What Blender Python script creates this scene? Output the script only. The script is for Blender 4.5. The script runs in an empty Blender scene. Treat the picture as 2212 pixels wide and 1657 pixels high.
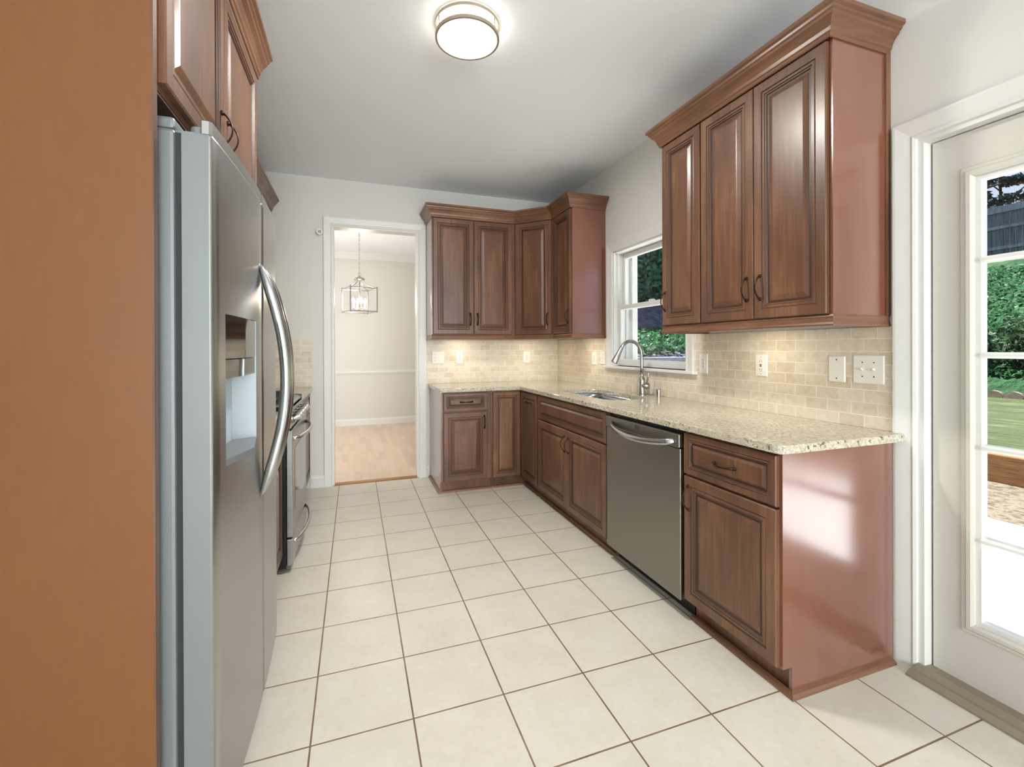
import bpy, bmesh, math, random
from mathutils import Vector, Matrix
random.seed(7)
SC = bpy.context.scene
COL = SC.collection
PI = math.pi

# ------------------------------------------------------------------ camera
F_PX, W_PX, H_PX = 974.3, 2212, 1657
yaw, pit, rol = 0.336, -0.0019, -0.0034
fwd = Vector((math.sin(yaw)*math.cos(pit), math.cos(yaw)*math.cos(pit), math.sin(pit)))
rgt = Vector((math.cos(yaw), -math.sin(yaw), 0)); upv = rgt.cross(fwd)
r2 = rgt*math.cos(rol) + upv*math.sin(rol); u2 = -rgt*math.sin(rol) + upv*math.cos(rol)
cam_d = bpy.data.cameras.new('camera'); cam = bpy.data.objects.new('camera', cam_d); COL.objects.link(cam)
cam_d.sensor_fit = 'HORIZONTAL'; cam_d.sensor_width = 36; cam_d.lens = 36*F_PX/W_PX
cam_d.shift_x = 0; cam_d.shift_y = -(H_PX/2-753.88)/W_PX
cam_d.clip_start = .02; cam_d.clip_end = 200
m = Matrix((r2, u2, -fwd)).transposed().to_4x4(); m.translation = Vector((.13704, -1.23371, 1.25735))
cam.matrix_world = m
SC.camera = cam

# ------------------------------------------------------------------ light, exposure
SC.view_settings.view_transform = 'Standard'; SC.view_settings.look = 'None'
SC.view_settings.exposure = 0.42; SC.view_settings.gamma = 1; SC.view_settings.use_curve_mapping = False
world = bpy.data.worlds.new('sky'); SC.world = world; world.use_nodes = True
wn = world.node_tree.nodes; wl = world.node_tree.links
bg = wn['Background']
sky = wn.new('ShaderNodeTexSky'); sky.sky_type = 'HOSEK_WILKIE'; sky.sun_direction = (-.06, .5, .86); sky.turbidity = 3.0
mx = wn.new('ShaderNodeMix'); mx.data_type = 'RGBA'; mx.inputs[0].default_value = .6; mx.inputs[7].default_value = (.74, .84, 1, 1)
wl.new(sky.outputs[0], mx.inputs[6]); wl.new(mx.outputs[2], bg.inputs[0]); bg.inputs[1].default_value = 1.1

def lamp(name, kind, loc, direction=None, energy=10, color=(1, 1, 1), size=.1, size_y=None, spread=None):
    d = bpy.data.lights.new(name, kind); d.energy = energy; d.color = color
    if kind == 'AREA':
        d.size = size
        if size_y: d.shape = 'RECTANGLE'; d.size_y = size_y
        if spread: d.spread = spread
    elif kind == 'SUN': d.angle = size
    else: d.shadow_soft_size = size
    o = bpy.data.objects.new(name, d); COL.objects.link(o); o.location = loc
    if direction: o.rotation_euler = Vector(direction).to_track_quat('-Z', 'Y').to_euler()
    return o
lamp('sun', 'SUN', (0, 0, 20), (.06, -.5, -.86), 21, (1, .97, .93), .01)
# fill lamps added outside the inferred rear window and in a made-up dining window
lamp('rear_fill_light', 'AREA', (.75, -5.72, 1.35), (0, 1, .16), 190, (.93, .97, 1), 2.3, 1.7)
lamp('dining_fill_light', 'AREA', (-2.25, 5.0, 1.5), (1, 0, -.1), 38, (1, .97, .92), 1.6, 1.5)

# ------------------------------------------------------------------ helpers: meshes and objects
WO = {}
def setp(o, label=None, cat=None, group=None, kind=None):
    if label: o['label'] = label
    if cat: o['category'] = cat
    if group: o['group'] = group
    if kind: o['kind'] = kind
    return o
def thing(name, loc, label=None, cat=None, group=None, kind=None):
    o = bpy.data.objects.new(name, None); COL.objects.link(o); o.location = loc; o.empty_display_size = .1
    WO[o.name] = Vector(loc)
    return setp(o, label, cat, group, kind)
def obj(name, bm, mats, parent=None, smooth=False, **kw):
    if not isinstance(mats, (list, tuple)): mats = [mats]
    bmesh.ops.recalc_face_normals(bm, faces=bm.faces[:])
    vs = [v.co for v in bm.verts]
    c = Vector(((min(v.x for v in vs)+max(v.x for v in vs))/2, (min(v.y for v in vs)+max(v.y for v in vs))/2, min(v.z for v in vs)))
    for v in bm.verts: v.co -= c
    me = bpy.data.meshes.new(name); bm.to_mesh(me); bm.free()
    for mt in mats: me.materials.append(mt)
    if smooth:
        for p in me.polygons: p.use_smooth = True
    o = bpy.data.objects.new(name, me); COL.objects.link(o)
    if smooth == 'auto':
        try:
            md = o.modifiers.new('smooth', 'EDGE_SPLIT'); md.split_angle = math.radians(35)
        except Exception: pass
    if parent is not None:
        o.parent = parent; o.location = c - WO[parent.name]
    else: o.location = c
    WO[o.name] = c
    return setp(o, **kw)
def B(): return bmesh.new()
def box(bm, x0, x1, y0, y1, z0, z1, bev=0, mi=0, seg=2):
    t = bmesh.new()
    vs = [t.verts.new((x, y, z)) for x in (x0, x1) for y in (y0, y1) for z in (z0, z1)]
    for f in ((0, 1, 3, 2), (4, 6, 7, 5), (0, 4, 5, 1), (2, 3, 7, 6), (0, 2, 6, 4), (1, 5, 7, 3)):
        t.faces.new([vs[i] for i in f])
    if bev: bmesh.ops.bevel(t, geom=t.edges[:], offset=bev, segments=seg, affect='EDGES', profile=.5)
    merge(bm, t, mi); return bm
def merge(bm, t, mi=0, mat=None):
    mp = {}
    for v in t.verts: mp[v] = bm.verts.new(mat @ v.co if mat else v.co)
    for f in t.faces:
        try:
            g = bm.faces.new([mp[v] for v in f.verts]); g.material_index = mi or f.material_index; g.smooth = f.smooth
        except ValueError: pass
    t.free()
def poly_prism(bm, pts, fn, h0, h1, mi=0):
    a = [bm.verts.new(fn(p[0], p[1], h0)) for p in pts]; b = [bm.verts.new(fn(p[0], p[1], h1)) for p in pts]
    n = len(pts)
    bm.faces.new(a).material_index = mi; bm.faces.new(b[::-1]).material_index = mi
    for i in range(n): bm.faces.new((a[i], b[i], b[(i+1) % n], a[(i+1) % n])).material_index = mi
XY = lambda a, b, h: (a, b, h)
YZ = lambda a, b, h: (h, a, b)
XZ = lambda a, b, h: (a, h, b)
def sweep(bm, path, prof, fn, closed=False, mi=0):
    """profile (offset to the left of the path, height) mitred along a 2D path; fn(a, b, h) gives the 3D point"""
    P = [Vector(p) for p in path]; n = len(P); rows = []
    for i in range(n):
        def nrm(a, b):
            d = (b-a).normalized(); return Vector((-d.y, d.x))
        if closed: n0, n1 = nrm(P[i-1], P[i]), nrm(P[i], P[(i+1) % n])
        else:
            n0 = nrm(P[max(i-1, 0)], P[max(i, 1)]); n1 = nrm(P[min(i, n-2)], P[min(i+1, n-1)])
        mt = (n0+n1)/(1+n0.dot(n1))
        rows.append([bm.verts.new(fn(P[i].x+mt.x*o, P[i].y+mt.y*o, h)) for o, h in prof])
    k = len(prof)
    for i in range(n if closed else n-1):
        a, b = rows[i], rows[(i+1) % n]
        for j in range(k):
            bm.faces.new((a[j], b[j], b[(j+1) % k], a[(j+1) % k])).material_index = mi
    if not closed:
        bm.faces.new(rows[0]).material_index = mi; bm.faces.new(rows[-1][::-1]).material_index = mi
def tube(bm, pts, rad, seg=10, mi=0, flat=None, cap=True, smooth=True):
    """rad: number or list; flat=(vector, factor) squashes the section along that vector"""
    P = [Vector(p) for p in pts]; n = len(P); rows = []
    up = None
    for i in range(n):
        t = (P[min(i+1, n-1)]-P[max(i-1, 0)]).normalized()
        if up is None:
            up = Vector((0, 0, 1)) if abs(t.z) < .9 else Vector((1, 0, 0))
            if flat: up = Vector(flat[0])
        s = t.cross(up).normalized(); w = s.cross(t).normalized(); up = w
        r = rad[i] if isinstance(rad, (list, tuple)) else rad
        fl = flat[1] if flat else 1
        rows.append([bm.verts.new(P[i]+s*math.cos(2*PI*k/seg)*r+w*math.sin(2*PI*k/seg)*r*fl) for k in range(seg)])
    for i in range(n-1):
        for k in range(seg):
            f = bm.faces.new((rows[i][k], rows[i][(k+1) % seg], rows[i+1][(k+1) % seg], rows[i+1][k])); f.material_index = mi; f.smooth = smooth
    if cap:
        bm.faces.new(rows[0][::-1]).material_index = mi; bm.faces.new(rows[-1]).material_index = mi
def lathe(bm, prof, org, axis=(0, 0, 1), seg=32, mi=0, smooth=True):
    """prof: (radius, height along axis)"""
    ax = Vector(axis).normalized(); q = ax.to_track_quat('Z', 'Y'); o = Vector(org); rows = []
    for r, h in prof:
        if r < 1e-6: rows.append([bm.verts.new(o+ax*h)])
        else: rows.append([bm.verts.new(o+q @ Vector((r*math.cos(2*PI*k/seg), r*math.sin(2*PI*k/seg), h))) for k in range(seg)])
    for a, b in zip(rows, rows[1:]):
        for k in range(seg):
            l = (k+1) % seg
            vs = [a[0], b[l], b[k]] if len(a) == 1 else ([a[k], a[l], b[0]] if len(b) == 1 else [a[k], a[l], b[l], b[k]])
            if len(set(vs)) > 2:
                f = bm.faces.new(vs); f.material_index = mi; f.smooth = smooth
def cyl(bm, org, axis, r, h, seg=20, mi=0, bev=0):
    if bev: lathe(bm, [(0, 0), (r-bev, 0), (r, bev), (r, h-bev), (r-bev, h), (0, h)], org, axis, seg, mi, False)
    else: lathe(bm, [(0, 0), (r, 0), (r, h), (0, h)], org, axis, seg, mi, False)
def rrect(a0, a1, b0, b1, r, k=6):
    out = []
    for cx, cy, s in ((a1-r, b1-r, 0), (a0+r, b1-r, 1), (a0+r, b0+r, 2), (a1-r, b0+r, 3)):
        for i in range(k+1):
            t = PI/2*(s+i/k); out.append((cx+r*math.cos(t), cy+r*math.sin(t)))
    return out

# ------------------------------------------------------------------ helpers: materials
def mat(name):
    mt = bpy.data.materials.new(name); mt.use_nodes = True
    return mt, mt.node_tree.nodes, mt.node_tree.links, mt.node_tree.nodes['Principled BSDF']
def srgb(r, g, b):
    f = lambda c: (c/255/12.92) if c/255 <= .04045 else ((c/255+.055)/1.055)**2.4
    return (f(r), f(g), f(b), 1)
def plain(name, rgb, rough=.5, metal=0, spec=.5, emit=None, estr=0, coat=0):
    mt, n, l, p = mat(name)
    p.inputs['Base Color'].default_value = srgb(*rgb); p.inputs['Roughness'].default_value = rough
    p.inputs['Metallic'].default_value = metal; p.inputs['Specular IOR Level'].default_value = spec
    p.inputs['Coat Weight'].default_value = coat
    if emit: p.inputs['Emission Color'].default_value = srgb(*emit); p.inputs['Emission Strength'].default_value = estr
    return mt
def ramp(n, l, src, stops):
    r = n.new('ShaderNodeValToRGB')
    e = r.color_ramp.elements
    while len(e) < len(stops): e.new(.5)
    for i, (p, c) in enumerate(stops): e[i].position = p; e[i].color = c
    l.new(src, r.inputs[0]); return r.outputs[0]
def mixc(n, l, fac, a, b, mode='MIX'):
    x = n.new('ShaderNodeMix'); x.data_type = 'RGBA'; x.blend_type = mode
    for s, v in ((x.inputs[0], fac), (x.inputs[6], a), (x.inputs[7], b)):
        if hasattr(v, 'links'): l.new(v, s)
        else: s.default_value = v
    return x.outputs[2]
def noise(n, l, vec, scale, detail=4, rough=.5, dist=0):
    t = n.new('ShaderNodeTexNoise'); t.inputs['Scale'].default_value = scale; t.inputs['Detail'].default_value = detail
    t.inputs['Roughness'].default_value = rough; t.inputs['Distortion'].default_value = dist
    if vec: l.new(vec, t.inputs['Vector'])
    return t
def mapping(n, l, vec, scale=(1, 1, 1), loc=(0, 0, 0)):
    mp = n.new('ShaderNodeMapping'); mp.inputs['Scale'].default_value = scale; mp.inputs['Location'].default_value = loc
    l.new(vec, mp.inputs[0]); return mp.outputs[0]
def bump(n, l, h, p, strength=.3, dist=.01):
    b = n.new('ShaderNodeBump'); b.inputs['Strength'].default_value = strength; b.inputs['Distance'].default_value = dist
    l.new(h, b.inputs['Height']); l.new(b.outputs[0], p.inputs['Normal'])
def math_n(n, l, op, a, b=None, c=None):
    x = n.new('ShaderNodeMath'); x.operation = op
    for i, v in enumerate((a, b, c)):
        if v is None: continue
        if hasattr(v, 'links'): l.new(v, x.inputs[i])
        else: x.inputs[i].default_value = v
    return x.outputs[0]
def wood(name, dark, mid, light, rough=.34, grain=(1, 1, .06), blotch=5, coat=.15, crough=.22, cior=1.5, bmp=.05, blend=.6):
    mt, n, l, p = mat(name)
    tc = n.new('ShaderNodeTexCoord'); oi = n.new('ShaderNodeObjectInfo')
    add = n.new('ShaderNodeVectorMath'); add.operation = 'ADD'; l.new(tc.outputs['Object'], add.inputs[0])
    sc = n.new('ShaderNodeVectorMath'); sc.operation = 'SCALE'; sc.inputs[0].default_value = (7, 5, 3); l.new(oi.outputs['Random'], sc.inputs['Scale'])
    l.new(sc.outputs[0], add.inputs[1])
    v = add.outputs[0]
    n1 = noise(n, l, mapping(n, l, v, grain), 60, 5, .6, .4)
    n2 = noise(n, l, mapping(n, l, v, tuple(max(g, .35) for g in grain)), blotch, 3, .55, .3)
    f = mixc(n, l, blend, n1.outputs['Fac'], n2.outputs['Fac'])
    c = ramp(n, l, f, [(.3, srgb(*dark)), (.5, srgb(*mid)), (.7, srgb(*light))])
    l.new(c, p.inputs['Base Color'])
    p.inputs['Roughness'].default_value = rough; p.inputs['Coat Weight'].default_value = coat; p.inputs['Coat Roughness'].default_value = crough; p.inputs['Coat IOR'].default_value = cior
    if bmp: bump(n, l, n1.outputs['Fac'], p, bmp, .002)
    return mt
M = {}
M['wood'] = wood('stained_maple', (76, 51, 37), (105, 71, 51), (138, 98, 70))
M['wood_h'] = wood('stained_maple_moulding', (90, 61, 44), (119, 82, 59), (147, 106, 77), grain=(.08, .08, 1))
M['glaze'] = plain('dark_glaze_in_grooves', (66, 42, 31), .4)
M['panel'] = wood('stained_cabinet_side', (112, 66, 50), (121, 71, 54), (131, 80, 60), .24, blotch=2.5, coat=1, crough=.17, cior=1.8, bmp=0, blend=1)
M['panel_warm'] = wood('stained_tall_panel', (110, 67, 31), (116, 71, 33), (122, 75, 36), .42, grain=(1, 1, .25), blotch=2, coat=.1)
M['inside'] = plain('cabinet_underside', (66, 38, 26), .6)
M['bronze'] = plain('dark_bronze', (58, 46, 38), .38, .85)
M['wall'] = plain('wall_paint', (222, 221, 216), .85, spec=.2)
M['dining_wall'] = plain('dining_wall_paint', (216, 215, 209), .85, spec=.2)
M['ceiling'] = plain('ceiling_paint', (240, 243, 247), .9, spec=.1)
M['trim'] = plain('white_trim_paint', (226, 226, 222), .4)
M['doorpaint'] = plain('door_paint', (208, 206, 196), .42)
M['plate'] = plain('white_plate', (240, 236, 228), .35)
M['slot'] = plain('dark_slot', (60, 52, 45), .6)
M['red'] = plain('red_button', (170, 60, 40), .5)
M['black'] = plain('black_enamel', (18, 18, 19), .3)
M['iron'] = plain('cast_iron', (30, 30, 31), .6)
M['blackglass'] = plain('black_glass', (14, 13, 13), .06, spec=.7)
M['greyside'] = plain('grey_fridge_side', (126, 130, 132), .42, .25)
M['gasket'] = plain('dark_gasket', (44, 48, 48), .7)
M['chrome'] = plain('chrome', (205, 205, 206), .12, 1)
M['nickel'] = plain('brushed_nickel', (176, 172, 166), .28, 1)
M['lampnickel'] = plain('satin_nickel', (172, 159, 142), .4, .6)
M['cavity'] = plain('pale_dispenser_plastic', (186, 197, 205), .35)
def steel(name, rgb, rough, axis):
    mt, n, l, p = mat(name); tc = n.new('ShaderNodeTexCoord')
    s = [300, 300, 300]; s[axis] = 3
    t = noise(n, l, mapping(n, l, tc.outputs['Object'], tuple(s)), 1, 2)
    c = mixc(n, l, t.outputs['Fac'], tuple(x*.93 for x in srgb(*rgb)[:3])+(1,), srgb(*rgb)); l.new(c, p.inputs['Base Color'])
    p.inputs['Metallic'].default_value = 1
    rr = n.new('ShaderNodeMapRange'); rr.inputs[3].default_value = rough-.04; rr.inputs[4].default_value = rough+.06
    l.new(t.outputs['Fac'], rr.inputs[0]); l.new(rr.outputs[0], p.inputs['Roughness'])
    return mt
M['steel'] = steel('brushed_steel', (176, 177, 176), .3, 1)
M['steel_dw'] = steel('brushed_steel_dark', (150, 147, 140), .36, 1)
M['steel_h'] = steel('handle_steel', (196, 198, 200), .24, 2)
M['basin'] = steel('sink_steel', (170, 175, 185), .25, 0)

def world_pos(n, l):
    g = n.new('ShaderNodeNewGeometry'); return g.outputs['Position']
def floor_mat():
    mt, n, l, p = mat('cream_floor_tile'); pos = world_pos(n, l); T = .322
    sx = n.new('ShaderNodeSeparateXYZ'); l.new(pos, sx.inputs[0])
    gs = []; cells = []
    for ax in (0, 1):
        q = math_n(n, l, 'DIVIDE', sx.outputs[ax], T)
        fr = math_n(n, l, 'FRACT', q); cells.append(math_n(n, l, 'FLOOR', q))
        d = math_n(n, l, 'ABSOLUTE', math_n(n, l, 'SUBTRACT', fr, .5))
        gs.append(math_n(n, l, 'SUBTRACT', .5, d))
    g = math_n(n, l, 'MINIMUM', gs[0], gs[1])
    mr = n.new('ShaderNodeMapRange'); mr.interpolation_type = 'SMOOTHSTEP'; mr.inputs[1].default_value = .0065; mr.inputs[2].default_value = .011; l.new(g, mr.inputs[0])
    cv = n.new('ShaderNodeCombineXYZ'); l.new(cells[0], cv.inputs[0]); l.new(cells[1], cv.inputs[1])
    wn_ = n.new('ShaderNodeTexWhiteNoise'); l.new(cv.outputs[0], wn_.inputs['Vector'])
    n1 = noise(n, l, pos, 5, 4, .6); n2 = noise(n, l, pos, 40, 4, .6)
    f = mixc(n, l, .3, n1.outputs['Fac'], n2.outputs['Fac'])
    c = ramp(n, l, f, [(.3, srgb(206, 200, 184)), (.55, srgb(215, 209, 196)), (.75, srgb(221, 217, 206))])
    c = mixc(n, l, math_n(n, l, 'MULTIPLY', wn_.outputs['Value'], .16), c, srgb(208, 200, 182))
    gn = noise(n, l, pos, 8, 2)
    gc = ramp(n, l, gn.outputs['Fac'], [(.35, srgb(112, 86, 62)), (.65, srgb(140, 116, 92))])
    c = mixc(n, l, mr.outputs[0], gc, c); l.new(c, p.inputs['Base Color'])
    p.inputs['Roughness'].default_value = .34; p.inputs['Specular IOR Level'].default_value = .45
    h = math_n(n, l, 'ADD', math_n(n, l, 'MULTIPLY', mr.outputs[0], 1.0), math_n(n, l, 'MULTIPLY', n2.outputs['Fac'], .1))
    bump(n, l, h, p, .35, .003)
    return mt
M['floor'] = floor_mat()
def splash_mat():
    mt, n, l, p = mat('travertine_subway_tile'); pos = world_pos(n, l)
    sx = n.new('ShaderNodeSeparateXYZ'); l.new(pos, sx.inputs[0])
    cv = n.new('ShaderNodeCombineXYZ'); l.new(math_n(n, l, 'ADD', sx.outputs[0], sx.outputs[1]), cv.inputs[0])
    l.new(math_n(n, l, 'SUBTRACT', sx.outputs[2], .9114), cv.inputs[1])
    wob = noise(n, l, pos, 30, 2)
    vv = n.new('ShaderNodeVectorMath'); vv.operation = 'ADD'; l.new(cv.outputs[0], vv.inputs[0])
    w2 = n.new('ShaderNodeVectorMath'); w2.operation = 'SCALE'; l.new(wob.outputs['Color'], w2.inputs[0]); w2.inputs['Scale'].default_value = .003
    l.new(w2.outputs[0], vv.inputs[1])
    b = n.new('ShaderNodeTexBrick'); b.inputs['Scale'].default_value = 1; b.inputs['Brick Width'].default_value = .107; b.inputs['Row Height'].default_value = .0545
    b.inputs['Mortar Size'].default_value = .0022; b.inputs['Mortar Smooth'].default_value = .3; b.offset = .5; b.inputs['Bias'].default_value = 0
    b.inputs['Color1'].default_value = (0, 0, 0, 1); b.inputs['Color2'].default_value = (1, 1, 1, 1); b.inputs['Mortar'].default_value = (.5, .5, .5, 1)
    l.new(vv.outputs[0], b.inputs['Vector'])
    tile = ramp(n, l, b.outputs['Color'], [(0, srgb(206, 189, 165)), (.4, srgb(222, 209, 189)), (.75, srgb(229, 218, 201)), (1, srgb(214, 199, 177))])
    n1 = noise(n, l, pos, 28, 5, .65, .6)
    tile = mixc(n, l, .45, tile, ramp(n, l, n1.outputs['Fac'], [(.35, srgb(206, 187, 162)), (.6, srgb(230, 219, 201))]))
    pit_ = noise(n, l, pos, 70, 3, .7)
    tile = mixc(n, l, ramp(n, l, pit_.outputs['Fac'], [(.68, (0, 0, 0, 1)), (.74, (.5, .5, .5, 1))]), tile, srgb(242, 236, 224))
    c = mixc(n, l, b.outputs['Fac'], tile, srgb(240, 234, 221)); l.new(c, p.inputs['Base Color'])
    p.inputs['Roughness'].default_value = .42
    h = math_n(n, l, 'SUBTRACT', 1, b.outputs['Fac']); bump(n, l, h, p, .4, .0025)
    return mt
M['splash'] = splash_mat()
def granite():
    mt, n, l, p = mat('cream_granite'); pos = world_pos(n, l)
    n1 = noise(n, l, mapping(n, l, pos, (1.6, 1, 1.6)), 55, 6, .7, .8)
    c = ramp(n, l, n1.outputs['Fac'], [(.3, srgb(118, 106, 88)), (.43, srgb(178, 168, 148)), (.55, srgb(206, 200, 184)), (.72, srgb(224, 221, 210))])
    n3 = noise(n, l, mapping(n, l, pos, (1, .45, 1)), 9, 4, .6, 1)
    c = mixc(n, l, ramp(n, l, n3.outputs['Fac'], [(.42, (0, 0, 0, 1)), (.7, (.55, .55, .55, 1))]), c, srgb(180, 167, 142))
    v = n.new('ShaderNodeTexNoise'); v.inputs['Scale'].default_value = 78; v.inputs['Detail'].default_value = 3; l.new(mapping(n, l, pos, (1, 1, 1), (3, 1, 8)), v.inputs['Vector'])
    c = mixc(n, l, ramp(n, l, v.outputs['Fac'], [(.59, (0, 0, 0, 1)), (.67, (.85, .85, .85, 1))]), c, srgb(72, 66, 60)); l.new(c, p.inputs['Base Color'])
    p.inputs['Roughness'].default_value = .1; p.inputs['Specular IOR Level'].default_value = .55
    return mt
M['granite'] = granite()
def planks():
    mt, n, l, p = mat('pale_plank_floor'); pos = world_pos(n, l)
    sx = n.new('ShaderNodeSeparateXYZ'); l.new(pos, sx.inputs[0])
    cv = n.new('ShaderNodeCombineXYZ'); l.new(sx.outputs[1], cv.inputs[0]); l.new(sx.outputs[0], cv.inputs[1])
    b = n.new('ShaderNodeTexBrick'); b.inputs['Scale'].default_value = 1; b.inputs['Brick Width'].default_value = .42; b.inputs['Row Height'].default_value = .068
    b.inputs['Mortar Size'].default_value = .0006; b.offset = .37
    b.inputs['Color1'].default_value = srgb(208, 182, 156); b.inputs['Color2'].default_value = srgb(226, 203, 180); b.inputs['Mortar'].default_value = srgb(184, 156, 128)
    l.new(cv.outputs[0], b.inputs['Vector'])
    g = noise(n, l, mapping(n, l, pos, (30, 2, 1)), 3, 4)
    c = mixc(n, l, .25, b.outputs['Color'], ramp(n, l, g.outputs['Fac'], [(.3, srgb(206, 178, 150)), (.7, srgb(230, 210, 188))])); l.new(c, p.inputs['Base Color'])
    p.inputs['Roughness'].default_value = .32
    return mt
M['planks'] = planks()
def glass():
    mt, n, l, p = mat('window_glass')
    tr = n.new('ShaderNodeBsdfTransparent'); gl = n.new('ShaderNodeBsdfGlossy'); gl.inputs['Roughness'].default_value = .01
    mx = n.new('ShaderNodeMixShader'); mx.inputs[0].default_value = .035; l.new(tr.outputs[0], mx.inputs[1]); l.new(gl.outputs[0], mx.inputs[2])
    tr.inputs[0].default_value = (.97, .98, .98, 1)
    l.new(mx.outputs[0], n['Material Output'].inputs[0]); return mt
M['glass'] = glass()
M['diffuser'] = plain('lit_diffuser', (255, 250, 240), .5, emit=(255, 247, 234), estr=5)
M['bulb'] = plain('lit_bulb', (255, 240, 215), .5, emit=(255, 226, 180), estr=60)
M['puck'] = plain('lit_under_cabinet_lens', (255, 240, 205), .5, emit=(255, 226, 168), estr=4)
def mottled(name, cols, scale, rough=.9, b=.3, dist=.03, stretch=(1, 1, 1), detail=6):
    mt, n, l, p = mat(name); pos = world_pos(n, l)
    t = noise(n, l, mapping(n, l, pos, stretch), scale, detail, .65)
    l.new(ramp(n, l, t.outputs['Fac'], [(.3+.4*i/(len(cols)-1), srgb(*c)) for i, c in enumerate(cols)]), p.inputs['Base Color'])
    p.inputs['Roughness'].default_value = rough; p.inputs['Specular IOR Level'].default_value = .2
    if b: bump(n, l, t.outputs['Fac'], p, b, dist)
    return mt
M['concrete'] = mottled('patio_concrete', [(204, 206, 209), (220, 221, 223)], 6, .85, .1)
M['mulch'] = mottled('leaf_litter', [(46, 40, 32), (78, 70, 60), (104, 96, 84), (60, 68, 40)], 16, .95, .6)
M['timber'] = mottled('weathered_timber', [(84, 56, 34), (118, 82, 50), (140, 102, 66)], 5, .8, .2, .01, (3, .4, 6))
M['lawn'] = mottled('lawn_grass', [(40, 50, 31), (56, 66, 42), (66, 76, 50), (92, 98, 68)], 4, .95, .9, .1, (1.6, .35, 1), 10)  # bands drawn out along Y paint dappled shade into the grass colour
M['hill'] = mottled('hill_grass', [(14, 40, 22), (26, 58, 32), (36, 70, 40), (74, 100, 58)], 2.2, .95, 1, .3)
M['soil'] = mottled('bank_soil', [(44, 48, 62), (78, 82, 100), (104, 108, 124)], 6, .95, .6)
M['stone'] = mottled('edging_concrete', [(112, 102, 90), (142, 130, 116)], 14, .9, .3)
M['wallstone'] = mottled('retaining_concrete', [(92, 100, 116), (130, 138, 152)], 9, .9, .3)
M['fence'] = mottled('fence_boards', [(50, 68, 82), (74, 94, 108), (92, 108, 116)], 3, .9, .1, .02, (.5, 6, .5))
M['bark'] = mottled('bark', [(36, 30, 28), (66, 56, 50)], 10, .95, .5)
def leafmat(name, a, b):
    mt, n, l, p = mat(name); pos = world_pos(n, l)
    t = noise(n, l, pos, 4, 3)
    l.new(ramp(n, l, t.outputs['Fac'], [(.35, srgb(*a)), (.65, srgb(*b))]), p.inputs['Base Color']); p.inputs['Roughness'].default_value = .6
    p.inputs['Specular IOR Level'].default_value = .25
    tl = n.new('ShaderNodeBsdfTranslucent'); l.new(p.inputs['Base Color'].links[0].from_socket, tl.inputs[0])
    mx = n.new('ShaderNodeMixShader'); mx.inputs[0].default_value = .4
    l.new(p.outputs[0], mx.inputs[1]); l.new(tl.outputs[0], mx.inputs[2]); l.new(mx.outputs[0], n['Material Output'].inputs[0])
    return mt
M['leaf_dark'] = leafmat('dark_leaves', (40, 108, 92), (100, 172, 140))
M['leaf_blue'] = leafmat('conifer_needles', (16, 42, 50), (38, 76, 82))
M['leaf_ivy'] = leafmat('ivy_leaves', (26, 66, 44), (64, 110, 70))
M['leaf_shrub'] = leafmat('shrub_leaves', (24, 48, 34), (64, 92, 60))

# ------------------------------------------------------------------ room shell
XW, YB, ZC, XL, YR = 2.212, 3.212, 2.814, -.87, -5.6
ZT = .9114
def structure(name, bm, mt, parent=None, **k): return obj(name, bm, mt, parent, kind='structure', **k)
bm = B(); box(bm, XL-.1, 2.25, YR-.1, YB+.02, -.06, 0); structure('floor', bm, M['floor'])
bm = B(); box(bm, -2.3, 2.3, YB+.02, 6.75, -.06, 0.004); structure('floor_dining', bm, M['planks'])
bm = B(); box(bm, -2.4, 2.42, YR-.15, 6.9, ZC, ZC+.12); structure('ceiling', bm, M['ceiling'])
# right wall with door and window openings (thickness .19)
bm = B(); X1 = XW+.19
DY0, DY1, DZ = -.095, -1.05, 2.065        # door opening
WY0, WY1, WZ0, WZ1 = 1.2, 2.1, 1.105, 2.066
for a in ((YR-.1, DY1, 0, ZC), (DY1, DY0, DZ, ZC), (DY0, WY0, 0, ZC), (WY0, WY1, 0, WZ0), (WY0, WY1, WZ1, ZC), (WY1, YB+.12, 0, ZC)):
    box(bm, XW, X1, *a)
structure('wall_right', bm, M['wall'])
OX0, OX1, OZ = -.05, .722, 2.388
bm = B()
for a in ((XL-.1, OX0, 0, ZC), (OX0, OX1, OZ, ZC), (OX1, XW, 0, ZC)): box(bm, a[0], a[1], YB, YB+.12, a[2], a[3])
structure('wall_back', bm, M['wall'])
bm = B(); box(bm, XL-.12, XL, YR-.1, YB, 0, ZC); structure('wall_left', bm, M['wall'])
RX0, RX1, RZ0, RZ1 = -.4, 1.9, .5, 2.2
bm = B()
for a in ((XL, RX0, 0, ZC), (RX0, RX1, 0, RZ0), (RX0, RX1, RZ1, ZC), (RX1, XW, 0, ZC)): box(bm, a[0], a[1], YR-.12, YR, a[2], a[3])
structure('wall_rear', bm, M['wall'])
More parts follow.
